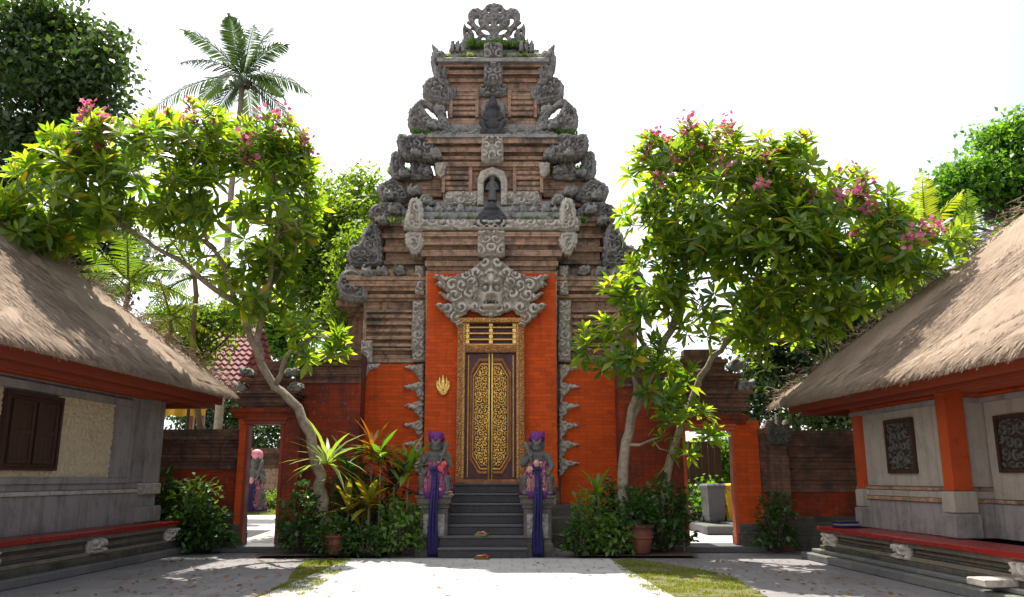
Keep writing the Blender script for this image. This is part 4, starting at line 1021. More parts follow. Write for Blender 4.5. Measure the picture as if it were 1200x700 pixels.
# left pavilion
pl_ = thing('thatched_pavilion', 'thatched pavilion with a shuttered dark window in an ochre carved panel and red bench', 'pavilion', (-6.6,17.4,0), R(-2.8))
m = 1; yN = -13
bx(pl_, m, 'curb_step', 'curb', -9.5, .0, yN, .05, 0, .13, .3, bev=.015)
for k, (xa, za, zb, mt) in enumerate(((-.12,.13,.24,'base_stone'),(-.17,.243,.30,'plinth'),(-.22,.303,.345,'base_stone'),(-.26,.348,.43,'plinth'),(-.21,.433,.48,'base_stone'),(-.16,.483,.565,'plinth'))):
    bx(pl_, m, 'plinth_course', mt, -9, xa, yN, -.12+xa*.4, za, zb, .25)
bx(pl_, m, 'bench_top', 'red', -.62, -.08, yN, -.10, .568, .645, .5, bev=.012)
for y in (-.45, -3.2, -5.95, -8.6):
    o = relief_on_wall(pl_, m, 'carved_bracket', -.16, y-.22, y+.22, .27, .53, 'carved_plain', .2, .09, int(-y*3), th=.09, cell=.018)
bx(pl_, m, 'wall_base', 'plaster', -9, -.62, yN, -.35, .64, 1.22, .3)
bx(pl_, m, 'wall_moulding', 'carved_plain', -9, -.58, yN, -.32, 1.223, 1.29, .3)
bx(pl_, m, 'wall_moulding', 'plaster', -9, -.64, yN, -.36, 1.293, 1.40, .3)
bx(pl_, m, 'wall', 'plaster', -9, -.68, yN, -.40, 1.403, 3.2, .4)
# corner pilaster with moulded foot
bx(pl_, m, 'pilaster', 'plaster', -1.2, -.56, -1.05, -.36, 1.403, 3.1, .3)
bx(pl_, m, 'pilaster_foot', 'plaster', -1.2, -.50, -1.12, -.30, .65, .95, .3, bev=.02)
bx(pl_, m, 'pilaster_foot', 'carved_plain', -1.2, -.53, -1.09, -.33, 1.18, 1.40, .3, bev=.02)
bx(pl_, m, 'panel_border', 'plaster', -.8, -.585, yN, -1.55, 1.40, 1.50, .3)
bx(pl_, m, 'panel_border', 'plaster', -.8, -.585, yN, -1.55, 2.82, 2.95, .3)
bx(pl_, m, 'panel_border', 'plaster', -.8, -.585, -2.15, -1.55, 1.503, 2.817, .3)
relief_on_wall(pl_, m, 'carved_panel', -.672, -3.92, -2.08, 1.47, 2.85, 'relief', .2, .022, 5, th=.06, cell=.016)
relief_on_wall(pl_, m, 'carved_panel', -.672, -9.5, -5.28, 1.47, 2.85, 'relief', .2, .022, 6, th=.06, cell=.02)
relief_on_wall(pl_, m, 'carved_panel', -.672, -5.29, -3.91, 1.47, 1.63, 'relief', .2, .022, 7, th=.06, cell=.02)
wn = bx(pl_, m, 'window', 'wood_dark', -.9, -.60, -5.25, -3.95, 1.65, 2.72)
for y0, y1 in ((-5.18,-4.63),(-4.57,-4.02)):
    sh = bx(pl_, m, 'shutter', 'wood_dark', -.64, -.575, y0, y1, 1.71, 2.66, parent=wn)
    # raised stiles on each shutter
    mb = MB()
    for a, b_, c, d in ((y0+.0,y0+.07,1.71,2.66),(y1-.07,y1,1.71,2.66)): mb.box(-.58,-.560,a,b_,c,d,.004)
    for c in (1.71, 2.15, 2.59): mb.box(-.58,-.562,y0+.075,y1-.075,c,c+.07,.004)
    mb.build('shutter_stile', MT['wood_dark'], wn)
fr = MB()
for a, b_, c, d in ((-5.31,-5.25,1.61,2.78),(-3.95,-3.89,1.61,2.78),(-5.25,-3.95,2.72,2.78),(-5.25,-3.95,1.61,1.65)): fr.box(-.66,-.572,a,b_,c,d,.005)
fr.build('window_frame', MT['wood_dark'], wn)
bx(pl_, m, 'wall_plate', 'orange_paint', -1.1, -.45, yN, -.15, 3.02, 3.16)
bx(pl_, m, 'eave_beam', 'fascia', .18, .30, yN, .02, 2.92, 3.10)
bx(pl_, m, 'eave_beam', 'fascia', -9, .18, -.10, .02, 2.92, 3.10)
bx(pl_, m, 'eave_board', 'fascia', .36, .44, yN, .10, 3.00, 3.19)
thatch_roof(pl_, m, .62, .12, 3.32, .9, 4.6, yN, 5)
rf = MB()
for i in range(28):
    y = -.2-i*.45; rf.tube([(.4, y, 3.06), (-1.9, y, 5.05)], .035, 6)
rf.build('rafter_tier', MT['orange_paint'], pl_)

# right pavilion (mirrored in x)
pr_ = thing('thatched_pavilion', 'thatched pavilion with orange columns, latticed windows and a shiny red bench', 'pavilion', (5.5,16.2,0), R(3.8))
m = -1; yN = -12.5
bx(pr_, m, 'curb_step', 'curb', -9.5, .0, yN, .05, 0, .13, .3, bev=.015)
bx(pr_, m, 'curb_step', 'curb', -9.5, -.14, yN, -.1, .133, .2, .3, bev=.015)
for k, (xa, za, zb, mt) in enumerate(((-.25,.203,.27,'base_stone'),(-.30,.273,.335,'plinth'),(-.34,.338,.372,'base_stone'),(-.39,.375,.43,'plinth'),(-.34,.433,.46,'base_stone'),(-.29,.463,.535,'plinth'))):
    bx(pr_, m, 'plinth_course', mt, -9, xa, yN, -.14+xa*.4, za, zb, .25)
bx(pr_, m, 'bench_top', 'red', -.95, -.20, yN, -.28, .538, .615, .5, bev=.012)
for y in (-.6, -3.1, -5.9, -8.6):
    relief_on_wall(pr_, m, 'carved_bracket', -.28, y-.2, y+.2, .27, .51, 'carved_plain', .2, .09, int(-y*3), th=.1, cell=.018)
# first room
bx(pr_, m, 'wall_base', 'plaster', -6, -.92, -3.72, -.62, .62, 1.12, .3)
bx(pr_, m, 'wall_moulding', 'brick', -6, -.88, -3.72, -.58, 1.123, 1.19, .3)
bx(pr_, m, 'wall_moulding', 'plaster_light', -6, -.91, -3.72, -.61, 1.193, 1.30, .3)
bx(pr_, m, 'wall_moulding', 'brick', -6, -.885, -3.72, -.585, 1.303, 1.36, .3)
bx(pr_, m, 'wall', 'plaster_light', -6, -.95, -3.70, -.66, 1.363, 2.95, .4)
bx(pr_, m, 'top_moulding', 'plaster', -6, -.86, -3.72, -.58, 2.62, 2.70, .3)
bx(pr_, m, 'top_moulding', 'orange_paint', -6, -.88, -3.72, -.60, 2.703, 2.76)
# second wall, set back
bx(pr_, m, 'wall_base', 'plaster', -6, -1.44, yN, -3.725, .62, 1.12, .3)
bx(pr_, m, 'wall_moulding', 'brick', -6, -1.41, yN, -3.725, 1.123, 1.18, .3)
bx(pr_, m, 'wall', 'plaster_light', -6, -1.46, yN, -3.725, 1.183, 2.95, .4)
bx(pr_, m, 'top_moulding', 'plaster', -6, -1.40, yN, -3.725, 2.62, 2.70, .3)
bx(pr_, m, 'top_moulding', 'orange_paint', -6, -1.42, yN, -3.725, 2.703, 2.76)
for y0, y1, x1 in ((-3.74,-3.48,-.84), (-.92,-.68,-.86), (-9.2,-8.94,-.84)):
    col = bx(pr_, m, 'column', 'orange_paint', -1.13, x1, y0, y1, 1.30, 2.80, bev=.012)
    bx(pr_, m, 'column_foot', 'plaster_light', -1.16, x1+.035, y0-.03, y1+.03, .98, 1.30, .3, col, .02)
    bx(pr_, m, 'column_foot', 'plaster', -1.18, x1+.06, y0-.05, y1+.05, .62, .975, .3, col, .02)
    bx(pr_, m, 'column_head', 'orange_paint', -1.16, x1+.04, y0-.03, y1+.03, 2.80, 2.90, None, col, .01)
def lattice_window(t, m, x, ya, yb, za, zb, seed):
    wn = bx(t, m, 'window', 'wood_dark', x-.2, x+.012, ya, yb, za, zb)
    relief_on_wall(t, m, 'carved_lattice', x+.03, ya+.06, yb-.06, za+.06, zb-.06, 'guard', .2, .02, seed, th=.02, cell=.012, pierce=.42, parent=wn)
    fr = MB()
    for a, b_, c, d in ((ya,ya+.06,za,zb),(yb-.06,yb,za,zb),(ya+.06,yb-.06,zb-.06,zb),(ya+.06,yb-.06,za,za+.06)):
        p, q = sorted((m*(x+.014), m*(x+.05))); fr.box(p, q, a, b_, c, d, .005)
    fr.build('window_frame', MT['wood_dark'], wn)
lattice_window(pr_, m, -.945, -2.64, -1.75, 1.57, 2.48, 3)
lattice_window(pr_, m, -1.455, -5.0, -3.98, 1.57, 2.40, 4)
bx(pr_, m, 'wall_plate', 'orange_paint', -1.6, -.80, yN, -.55, 2.77, 2.88)
bx(pr_, m, 'eave_beam', 'fascia', -.42, -.30, yN, .25, 2.70, 2.87)
bx(pr_, m, 'eave_beam', 'fascia', -9, -.42, .13, .25, 2.70, 2.87)
bx(pr_, m, 'eave_board', 'fascia', -.2, -.12, yN, .45, 2.76, 2.93)
thatch_roof(pr_, m, .05, .75, 3.05, .88, 4.6, yN, 9)
rf = MB()
for i in range(28):
    y = .3-i*.45; rf.tube([(.2, y, 2.80), (2.5, y, 4.7)], .035, 6)
rf.build('rafter_tier', MT['orange_paint'], pr_)
# folded cloths on the far end of the red bench and a pale block on the curb
t = thing('folded_cloth', 'small folded stack of dark blue and grey cloths on the red bench end', 'cloth', (6.05,15.35,.615), R(8))
for k, (mt, h) in enumerate((('indigo',.05),('plaster',.045),('indigo',.05))):
    mb = MB(); mb.box(-.2+.02*(k % 2), .2-.015*k, -.15, .15-.02*(k % 2), .04*k, .04*k+.037, .016); rough_up(mb.build('cloth_layer', MT[mt], t), .1, .006, 4, k)
sb = MB(); v0 = px_xy(1178, 690)
mb = MB(); mb.box(-.3,.5,-.18,.18,0,.09,.012)
o = rough_up(mb.build('stone_slab', MT['carved_plain']), .12, .007, 3, 2); o.location = (6.0,10.6,.203); o.rotation_euler = (0,0,R(3.8)); tag(o, 'pale loose stone slab lying on the curb below the shiny red bench', 'stone slab')
# ------------------------------------------------------------------ foliage
def unit(a): return a/(np.linalg.norm(a, axis=1)[:,None]+1e-9)
def leaf_mesh(P, D, N, L, W, droop=.25, fold=.18, kind='full'):
    """arrays of leaves: base P, direction D, upper side N, length L, half width W -> V, F(quads)"""
    n = len(P); D = unit(D); N = unit(N-D*(N*D).sum(1)[:,None]); S = np.cross(D, N)
    L = L[:,None]; W = W[:,None]
    dr = droop if hasattr(droop, '__len__') else np.full(n, droop)
    dr = dr[:,None]
    def row(t, s, w): return P + D*L*t + S*W*(s*w) - N*L*dr*t*t + N*W*fold*abs(s)*w
    if kind == 'full':       # 8 vertices: stem, widening, widest, tip
        V = np.stack([row(.0,0,0), row(.30,-1,.62), row(.30,0,0), row(.30,1,.62), row(.68,-1,1.), row(.68,0,0), row(.68,1,1.), row(1.,0,0)], 1)
        q = np.array([[0,2,1,1],[0,3,2,2],[1,2,5,4],[2,3,6,5],[4,5,7,7],[5,6,7,7]])
    elif kind == 'strap':    # long narrow arching leaf
        V = np.stack([row(0,-1,.4), row(0,1,.4), row(.3,-1,.9), row(.3,1,.9), row(.6,-1,1.), row(.6,1,1.), row(.85,-1,.6), row(.85,1,.6), row(1,0,0)], 1)
        q = np.array([[0,1,3,2],[2,3,5,4],[4,5,7,6],[6,7,8,8]])
    else:                    # small diamond
        V = np.stack([row(0,0,0), row(.45,-1,1.), row(1.,0,0), row(.45,1,1.)], 1); q = np.array([[0,3,2,1]])
    k = V.shape[1]
    return V.reshape(-1,3), q, k, n
def leaf_obj(name, parts, mat, parent=None, off=None):
    """parts: list of leaf_mesh results; degenerate quads become triangles"""
    Vs = []; Q = []; T = []; b = 0
    for V, q, k, n in parts:
        Vs.append(V)
        base = (np.arange(n)*k+b)[:,None,None]
        f = (q[None]+base).reshape(-1, 4)
        tri = f[:,2] == f[:,3]; Q.append(f[~tri]); T.append(f[tri][:,:3]); b += len(V)
    V = np.concatenate(Vs); Q = np.concatenate(Q); T = np.concatenate(T)
    if off is not None: V = V-np.array(off)[None]
    me = bpy.data.meshes.new(name); nq, ntri = len(Q), len(T)
    me.vertices.add(len(V)); me.vertices.foreach_set('co', V.ravel())
    idx = np.concatenate([Q.ravel(), T.ravel()]).astype(np.int32)
    me.loops.add(len(idx)); me.loops.foreach_set('vertex_index', idx)
    me.polygons.add(nq+ntri)
    ls = np.concatenate([np.arange(nq)*4, nq*4+np.arange(ntri)*3]).astype(np.int32); me.polygons.foreach_set('loop_start', ls)
    me.update(calc_edges=True); me.validate()
    return link(name, me, mat, parent)
def resample(pts, step):
    out = [Vector(pts[0])]
    for a, b in zip(pts[:-1], pts[1:]):
        a, b = Vector(a), Vector(b); n = max(1, int((b-a).length/step))
        for i in range(1, n+1): out.append(a.lerp(b, i/n))
    return out
def crown_tips(ells, rg, shell=.62):
    P = []; O = []
    for (cx, cy, rx, ry, Y, rd, n) in ells:
        c = at(cx, cy, Y); ax = abs(at(cx+rx, cy, Y).x-c.x); az = abs(at(cx, cy-ry, Y).z-c.z)
        d = unit(rg.normal(0, 1, (n, 3))); r = shell+(1-shell)*rg.random(n)
        p = np.array(c)[None]+d*r[:,None]*np.array([ax, rd, az])[None]
        P.append(p); O.append(unit(d/np.array([ax, rd, az])[None]))
    return np.concatenate(P), np.concatenate(O)
def plumeria(label, base, limbs, ells, seed, nflow, rad=.13, low=()):
    rg = np.random.default_rng(seed); t = thing('plumeria_tree', label, 'tree', base, 0, None)
    nodes = []; tb = MB()
    for pts, r0, r1 in limbs:
        q = resample(pts, .22); 
        for i, p in enumerate(q[1:-1]): p += Vector(rg.normal(0, .026, 3))
        rr = [r0+(r1-r0)*(i/(len(q)-1)) for i in range(len(q))]
        tb.tube(q, rr, 9); nodes += [(p, r) for p, r in zip(q, rr)]
    P, O = crown_tips(ells, rg, .66)
    nd = np.array([tuple(p) for p, r in nodes]); start = len(nd)//3
    order = np.argsort([np.min(np.linalg.norm(nd-p, axis=1)) for p in P])
    nodes_np = [nd[i] for i in range(len(nd))]; nrad = [r for p, r in nodes]
    for i in order:
        p = P[i]; arr = np.array(nodes_np); dist = np.linalg.norm(arr-p, axis=1)+np.maximum(0, arr[:,2]-p[2])*1.2
        j = int(np.argmin(dist)); a = arr[j]; L = np.linalg.norm(p-a)
        if L < .12: continue
        m1 = a+(p-a)*.4+np.array([0,0,-.06*L])+rg.normal(0, .05*L, 3); m2 = a+(p-a)*.75+np.array([0,0,-.05*L])+rg.normal(0,.03*L,3)
        r0 = min(nrad[j]*.8, .02+.024*L); tb.tube([a, m1, m2, p], [r0, r0*.8, max(.009, r0*.6), .009], 5)
        for q, r in ((m1, r0*.8), (m2, r0*.6), (p, .012)): nodes_np.append(q); nrad.append(r)
    tb.build('trunk', MT['bark'], t, True, True)
    # rosettes of long leaves at every twig end
    n = len(P); k = 13; dirs = unit(O*.55+np.array([0,0,.65])[None]+rg.normal(0, .25, (n,3)))
    ref = unit(np.cross(dirs, rg.normal(0, 1, (n,3)))); bt = np.cross(dirs, ref)
    a = rg.uniform(0, 6.28, (n,1))+np.arange(k)[None]*2.4; el = np.linspace(.05, 1.15, k)[None]+rg.normal(0,.16,(n,k))
    D = (ref[:,None]*np.cos(a)[...,None]+bt[:,None]*np.sin(a)[...,None])*np.cos(el)[...,None]+dirs[:,None]*np.sin(el)[...,None]
    PP = (P[:,None]+dirs[:,None]*np.linspace(-.09,.02,k)[None,:,None]).reshape(-1,3); D = D.reshape(-1,3)
    N = np.repeat(dirs, k, 0); L = rg.uniform(.28, .47, n*k)*np.tile(np.linspace(1.05,.62,k), n); W = L*rg.uniform(.13,.17,n*k)
    leaf_obj('crown', [leaf_mesh(PP, D, N, L, W, rg.uniform(.1,.45,n*k), .25)], MT['frangi'], t, t.location)
    # pink flower heads near the top of the crown
    top = np.argsort(-(P[:,2]+rg.normal(0,.85,n)+O[:,1]*-.7))[:nflow]
    for i in top:
        c = P[i]+dirs[i]*.12; m = 20; fc = c+rg.normal(0,.09,(m,3)); fd = unit(rg.normal(0,1,(m,3))+dirs[i]*1.0)
        fr_ = unit(np.cross(fd, rg.normal(0,1,(m,3)))); fb = np.cross(fd, fr_); aa = np.arange(5)[None]*1.2566
        pd = (fr_[:,None]*np.cos(aa)[...,None]+fb[:,None]*np.sin(aa)[...,None])+fd[:,None]*.35
        pp = np.repeat(fc, 5, 0); pd = pd.reshape(-1,3); nn = np.repeat(fd, 5, 0)
        leaf_obj('flower_cluster', [leaf_mesh(pp, pd, nn, np.full(m*5,.055), np.full(m*5,.024), .3, .1, 'dia')], MT['petal'], t, t.location)
    return t
LT = lambda L, Y: [at(x, y, Y if not hasattr(Y, '__len__') else Y[i]) for i, (x, y) in enumerate(L)]
# left tree
Y = 17.0
plumeria('flowering plumeria with leaning bare trunk and crown spreading above the left thatched roof', at(378,640,Y)*1.0, [
    (LT([(382,640),(375,560),(362,510),(348,478),(322,452),(305,425),(300,398),(308,372),(316,335),(318,300)], [17,17,17,17,17,16.9,16.8,16.6,16.3,16]), .135, .05),
    (LT([(305,425),(292,390),(278,355),(262,310),(240,270)], [16.9,16.7,16.3,15.8,15.2]), .085, .03),
    (LT([(322,452),(336,420),(350,404),(368,395)], [17,16.7,16.4,16.1]), .06, .03),
    (LT([(278,355),(230,320),(170,280),(110,240)], [16.3,15.8,15.2,14.8]), .06, .025),
    (LT([(318,300),(330,260),(325,220),(310,180)], [16,15.8,15.6,15.5]), .05, .025),
    (LT([(316,335),(345,300),(350,260)], [16.3,16.4,16.6]), .045, .02)],
    [(285,238,94,88,15.8,1.6,136),(335,225,42,68,16.2,1.2,47),(170,205,104,62,15.0,1.5,108),(80,226,80,62,14.6,1.3,80),(110,168,64,28,15.0,1.0,43),(245,166,84,34,15.4,1.2,63),(366,400,42,28,16.1,.5,17),(300,330,50,44,16.2,.8,31),(40,255,46,40,14.2,.7,35),(325,172,34,26,15.8,.7,18)], 21, 40)
Y = 16.8
plumeria('broad flowering plumeria with forked grey trunk beside the gate, hiding its wing', at(738,640,Y), [
    (LT([(738,640),(732,600),(728,560),(732,520),(740,488),(752,460),(768,425),(788,385),(800,345),(805,300),(812,260)], [16.8]*6+[16.7,16.5,16.3,16,15.8]), .125, .045),
    (LT([(732,520),(742,480),(746,450),(735,425),(728,405)], [16.8,16.7,16.5,16.3,16.1]), .09, .035),
    (LT([(768,425),(752,400),(748,370),(758,335)], [16.7,16.4,16.2,16]), .06, .03),
    (LT([(805,300),(780,250),(765,215)], [16,15.7,15.5]), .05, .025),
    (LT([(805,300),(850,250),(880,220)], [16,15.6,15.4]), .05, .025)],
    [(845,242,100,76,15.6,1.6,175),(755,335,54,40,15.9,.7,29),(722,405,54,34,16.0,.6,28),(765,235,36,74,15.7,1.0,44),(930,212,62,44,15.4,1.1,52),(905,290,60,60,15.0,.8,44),(850,188,84,30,15.4,1.1,40),(850,340,90,66,16.1,1.1,77),(800,175,40,24,15.5,.7,13),(775,440,46,36,16.3,.6,16),(800,505,40,42,16.5,.5,16)], 33, 30)
plumeria('slanting plumeria reaching over the right thatched roof from beside the doorway', at(775,640,17.2), [
    (LT([(772,640),(778,585),(786,540),(796,505),(812,465),(835,420),(862,390),(885,370),(903,345),(910,310),(930,280)], [17.2]*5+[17,16.8,16.6,16.3,16,15.7]), .095, .04),
    (LT([(903,345),(950,310),(1000,300),(1050,300)], [16.3,15.8,15.3,14.8]), .055, .025),
    (LT([(910,310),(960,250),(1000,240)], [16,15.6,15.3]), .05, .022),
    (LT([(862,390),(890,400),(925,395)], [16.8,16.5,16.2]), .045, .022)],
    [(985,260,88,54,15.4,1.2,112),(1065,285,66,42,14.8,.9,50),(940,330,80,60,16,1.2,97),(1010,325,76,46,15.6,.9,44),(925,395,56,40,16.3,.8,22)], 47, 24)

def leafy_tree(label, base, trunk, ells, nl, size, mat, seed, name='broadleaf_tree', bark='bark_dark', cl=.5, shell=.35):
    """small-leaved tree: leaf clumps spread through an uneven crown on forking limbs"""
    rg = np.random.default_rng(seed); t = thing(name, label, 'tree', base)
    tb = MB(); nodes = []
    for pts, r0, r1 in trunk:
        q = resample(pts, .6)
        for p in q[1:-1]: p += Vector(rg.normal(0, .05, 3))
        tb.tube(q, [r0+(r1-r0)*(i/(len(q)-1)) for i in range(len(q))], 8); nodes += [tuple(p) for p in q]
    P, O = crown_tips(ells, rg, shell); nd = np.array(nodes)
    for p in P:
        hi = nd[nd[:,2] < p[2]] if (nd[:,2] < p[2]).any() else nd
        a = hi[np.argmin(np.linalg.norm(hi-p, axis=1)-hi[:,2]*.25)]; m1 = a*.45+p*.55+rg.normal(0,.12,3)
        tb.tube([a, m1, p], [.05, .03, .012], 5)
    tb.build('trunk', MT[bark], t, True, True)
    n = len(P); k = nl
    c = P[:,None]+rg.normal(0, 1, (n,k,3))*cl*np.array([1,1,.62])
    c = c.reshape(-1,3); D = unit(rg.normal(0,1,(n*k,3))+np.array([0,0,-.25])+np.repeat(O,k,0)*.5); N = unit(rg.normal(0,.6,(n*k,3))+np.array([0,0,1]))
    L = rg.uniform(.6,1.2,n*k)*size; leaf_obj('crown', [leaf_mesh(c, D, N, L, L*rg.uniform(.26,.36,n*k), .2, .2, 'dia')], MT[mat], t, t.location)
    return t
leafy_tree('tall dark-leaved tree rising behind the left thatched roof at the picture edge', (at(40,230,27).x,27,0), [
    ([(at(46,235,27).x,27,0),at(46,235,27),at(55,150,27),at(60,70,27)], .32, .1), ([at(46,235,27),at(20,170,27),at(0,90,26.5)], .16, .06), ([at(55,150,27),at(90,110,27),at(105,80,27)], .13, .05)],
    [(45,95,92,98,27,2.3,62),(100,90,42,75,26.5,1.6,28),(15,30,70,50,26.5,2,26),(20,190,45,60,27,1.6,26),(90,40,46,44,27,1.3,16)], 120, .27, 'tree_dark', 5, cl=.42)
leafy_tree('bright green fine-leaved tree behind the right thatched roof', (at(1185,200,28).x,28,0), [
    ([(at(1180,240,28).x,28,0),at(1180,240,28),at(1185,170,28)], .3, .1), ([at(1180,240,28),at(1150,200,28),at(1135,190,28)], .12, .05)],
    [(1185,205,66,50,28,1.8,60),(1195,160,42,26,28,1.4,24),(1135,215,42,22,27.5,1.2,26),(1215,250,60,40,28,1.6,26),(1110,245,30,18,27,1,10)], 120, .22, 'tree_bright', 6, cl=.36)
leafy_tree('yellow-green leafy tree showing between the left plumeria crown and the gate tower', (at(385,300,25).x,25,0), [
    ([(at(385,400,25).x,25,0),at(385,400,25),at(392,300,25),at(400,240,25)], .2, .06), ([at(385,400,25),at(370,330,25),at(365,280,25)], .1, .04)],
    [(400,270,52,62,25,1.6,60),(365,310,50,60,24.5,1.4,50),(430,225,26,24,25.5,.8,14),(395,360,55,50,25,1.4,36)], 120, .17, 'tree_mid', 7, cl=.38)
leafy_tree('dense dark tree behind the doorway with the wheelie bin, under the plumeria', (at(930,420,24.5).x,24.5,0), [
    ([(at(930,470,24.5).x,24.5,0),at(930,470,24.5),at(940,400,24.5)], .2, .08), ([at(930,470,24.5),at(980,400,24)], .1, .05)],
    [(930,400,85,70,24.5,1.5,85),(1000,390,70,60,24,1.3,55),(985,470,60,45,22.5,1.0,40),(880,460,50,40,24,1.0,26),(1060,340,50,40,24,1.2,24)], 130, .17, 'tree_dark', 8, cl=.36)
leafy_tree('light green bush showing through the gap behind the sloping left trunk', (at(352,400,33).x,33,0), [
    ([(at(352,430,33).x,33,0),at(352,430,33),at(350,380,33)], .12, .05)],
    [(335,395,40,45,33,1.2,40),(290,390,34,30,33.5,1.0,26),(215,385,34,36,33,1.0,26)], 120, .2, 'tree_bright', 9, cl=.32)
leafy_tree('shady tree filling the corner behind the left thatched roof', (at(60,280,22.5).x,22.5,0), [
    ([(at(60,330,22.5).x,22.5,0),at(60,330,22.5),at(62,270,22.5)], .18, .07)],
    [(60,285,75,45,22.5,1.2,50),(130,300,50,40,22.5,1.0,28)], 110, .2, 'tree_dark', 10, cl=.36)
leafy_tree('dark creeper-like shrub growing against the shoulder of the gate tower', (at(418,330,20.8).x,20.8,0), [
    ([(at(412,480,20.8).x,20.8,0),at(412,480,20.8),at(415,330,20.8)], .1, .03)],
    [(410,300,16,40,20.8,.5,18),(402,360,16,40,20.8,.5,18)], 70, .14, 'tree_mid', 12, name='climbing_shrub', cl=.22)

def palm(label, base, top, nfr, flen, mat, seed, name='coconut_palm', rad=.16, el=(-.5, 1.25), nleaf=46, leaflen=.62, lw=.024, droop=.55, bark='bark'):
    rg = np.random.default_rng(seed); t = thing(name, label, 'palm tree', base)
    b, e = Vector(base), Vector(top); tb = MB(); q = [b.lerp(e, i/14)+Vector((.12*sin(i*.5), 0, 0)) for i in range(15)]; q[-1] = e
    tb.tube(q, [rad*(1.25-.5*i/14)*(1+.06*(i % 2)) for i in range(15)], 10); tb.build('trunk', MT[bark], t, True, True)
    for f in range(nfr):
        az = f*2.399+rg.normal(0,.15); ev = el[0]+(el[1]-el[0])*((f+.5)/nfr)+rg.normal(0,.08)
        d = np.array([cos(az)*cos(ev), sin(az)*cos(ev), sin(ev)]); L = flen*rg.uniform(.85,1.1); s = np.linspace(0,1,nleaf)
        dr = droop*rg.uniform(.7,1.3)*max(.25, cos(ev))
        c = np.array(e)[None]+d[None]*(s*L)[:,None]; c[:,2] -= dr*L*s*s*.75
        tg = np.gradient(c, axis=0); tg = unit(tg); sd = unit(np.cross(tg, np.array([0,0,1.])[None]+rg.normal(0,.02,(1,3)))); up = np.cross(sd, tg)
        prof = np.clip(np.sin(np.clip(s*1.02+.05,0,1)*pi)**.55, .12, 1)*leaflen*np.clip(s*6,0,1)
        parts = []
        for sg in (-1, 1):
            D = sd*sg*.85+tg*.6+up*rg.normal(.12,.12,(nleaf,1)); D[:,2] -= .22
            parts.append(leaf_mesh(c, D, up, prof*rg.uniform(.85,1.1,nleaf), np.full(nleaf, lw), .35, .3, 'strap'))
        fo = leaf_obj('frond', parts, MT[mat], t, t.location)
        rb = MB(); rb.tube([c[i] for i in range(0, nleaf, 5)], list(np.linspace(.035,.008,len(range(0,nleaf,5)))), 5)
        r = rb.build('frond_rib', MT[mat], t, True); r.parent = fo
    return t
cp = at(284,90,38)
p = palm('tall coconut palm with drooping fronds standing far behind the plumeria crown', (cp.x,38,0), (cp.x,38,cp.z), 18, 4.3, 'palm', 3, el=(-.45,1.45), nleaf=64, leaflen=.85, lw=.032, droop=.8)
for k in range(7):
    mb = MB(); a = k*.9; mb.ball((cp.x+.32*cos(a), 38+.32*sin(a), cp.z-.35-.08*(k % 3)), .15, .15, .18, 10, 7); mb.build('coconut', MT['bark_dark'], p, True, True)
a_ = at(228,325,19.6)
palm('slender feathery palm on a thin pale stem between the pavilion and the small doorway', (at(241,600,19.6).x,19.6,0), a_, 10, 2.0, 'areca', 4, 'areca_palm', .075, (-.2,1.2), 34, .42, .018, .6, 'pole_wood')
a_ = at(150,330,19.8); palm('bushy feathery palm with fronds arching above the left thatched roof', (a_.x,19.8,0), a_, 12, 2.1, 'areca', 6, 'areca_palm', .075, (-.1,1.1), 34, .46, .018, .7, 'pole_wood')
a_ = at(200,372,19.2); palm('young yellowing palm with drooping fronds just behind the tip of the left thatched roof', (a_.x,19.2,0), a_, 8, 1.1, 'palm_yellow', 8, 'areca_palm', .06, (-.4,1.1), 26, .30, .016, .7, 'pole_wood')
a_ = at(1085,275,20.5); palm('yellow-green palm rising behind the right plumeria and thatch', (a_.x,20.5,0), a_, 9, 1.7, 'palm_yellow', 9, 'areca_palm', .07, (.1,1.4), 30, .40, .02, .5, 'pole_wood')
a_ = at(1130,290,19.8); palm('green feathery palm just above the slope of the right thatched roof', (a_.x,19.8,0), a_, 11, 1.5, 'areca', 10, 'areca_palm', .07, (-.2,1.3), 30, .36, .018, .6, 'pole_wood')

leafy_tree('yellow-green bush hiding most of the red tiled roof', (at(225,400,21.4).x,21.4,0), [([(at(225,430,21.4).x,21.4,0),at(225,430,21.4),at(226,380,21.4)], .07,.03)], [(222,395,30,36,21.4,.6,26),(262,372,30,24,21.6,.5,14)], 80, .15, 'tree_mid', 19, name='garden_bush', cl=.26)
# ------------------------------------------------------------------ planting in the beds
def rosette(label, x, y, z0, h, n, L, W, mat, seed, name='cordyline_plant', cat='plant', el=(.15,1.35), droop=.55, heads=1, spread=.12, group=None, stem='bark'):
    rg = np.random.default_rng(seed); t = thing(name, label, cat, (x, y, z0), 0, group)
    tb = MB(); parts = []
    for k in range(heads):
        hx, hy = (0, 0) if heads == 1 else (rg.normal(0, spread), rg.normal(0, spread*.7)); hz = h*(rg.uniform(.7,1.05) if heads > 1 else 1)
        if hz > .06: tb.tube([(hx*.3,hy*.3,0),(hx*.7,hy*.7,hz*.5),(hx,hy,hz)], [.022,.018,.014], 6)
        a = np.arange(n)*2.399+rg.uniform(0,6); e = np.linspace(el[0], el[1], n)+rg.normal(0,.1,n)
        D = np.stack([np.cos(a)*np.cos(e), np.sin(a)*np.cos(e), np.sin(e)], 1)
        P = np.array([[hx,hy,hz]])+np.stack([0*a,0*a,np.linspace(-.08,.03,n)*min(1,hz*4)],1)
        l = L*rg.uniform(.75,1.1,n); parts.append(leaf_mesh(P, D, np.tile([0,0,1.],(n,1))+rg.normal(0,.05,(n,3)), l, np.full(n,W)*rg.uniform(.8,1.1,n), rg.uniform(.5,1.2,n)*droop, .25, 'strap'))
    if tb.v: tb.build('stem', MT[stem], t, False, True)
    leaf_obj('foliage', parts, MT[mat], t); return t
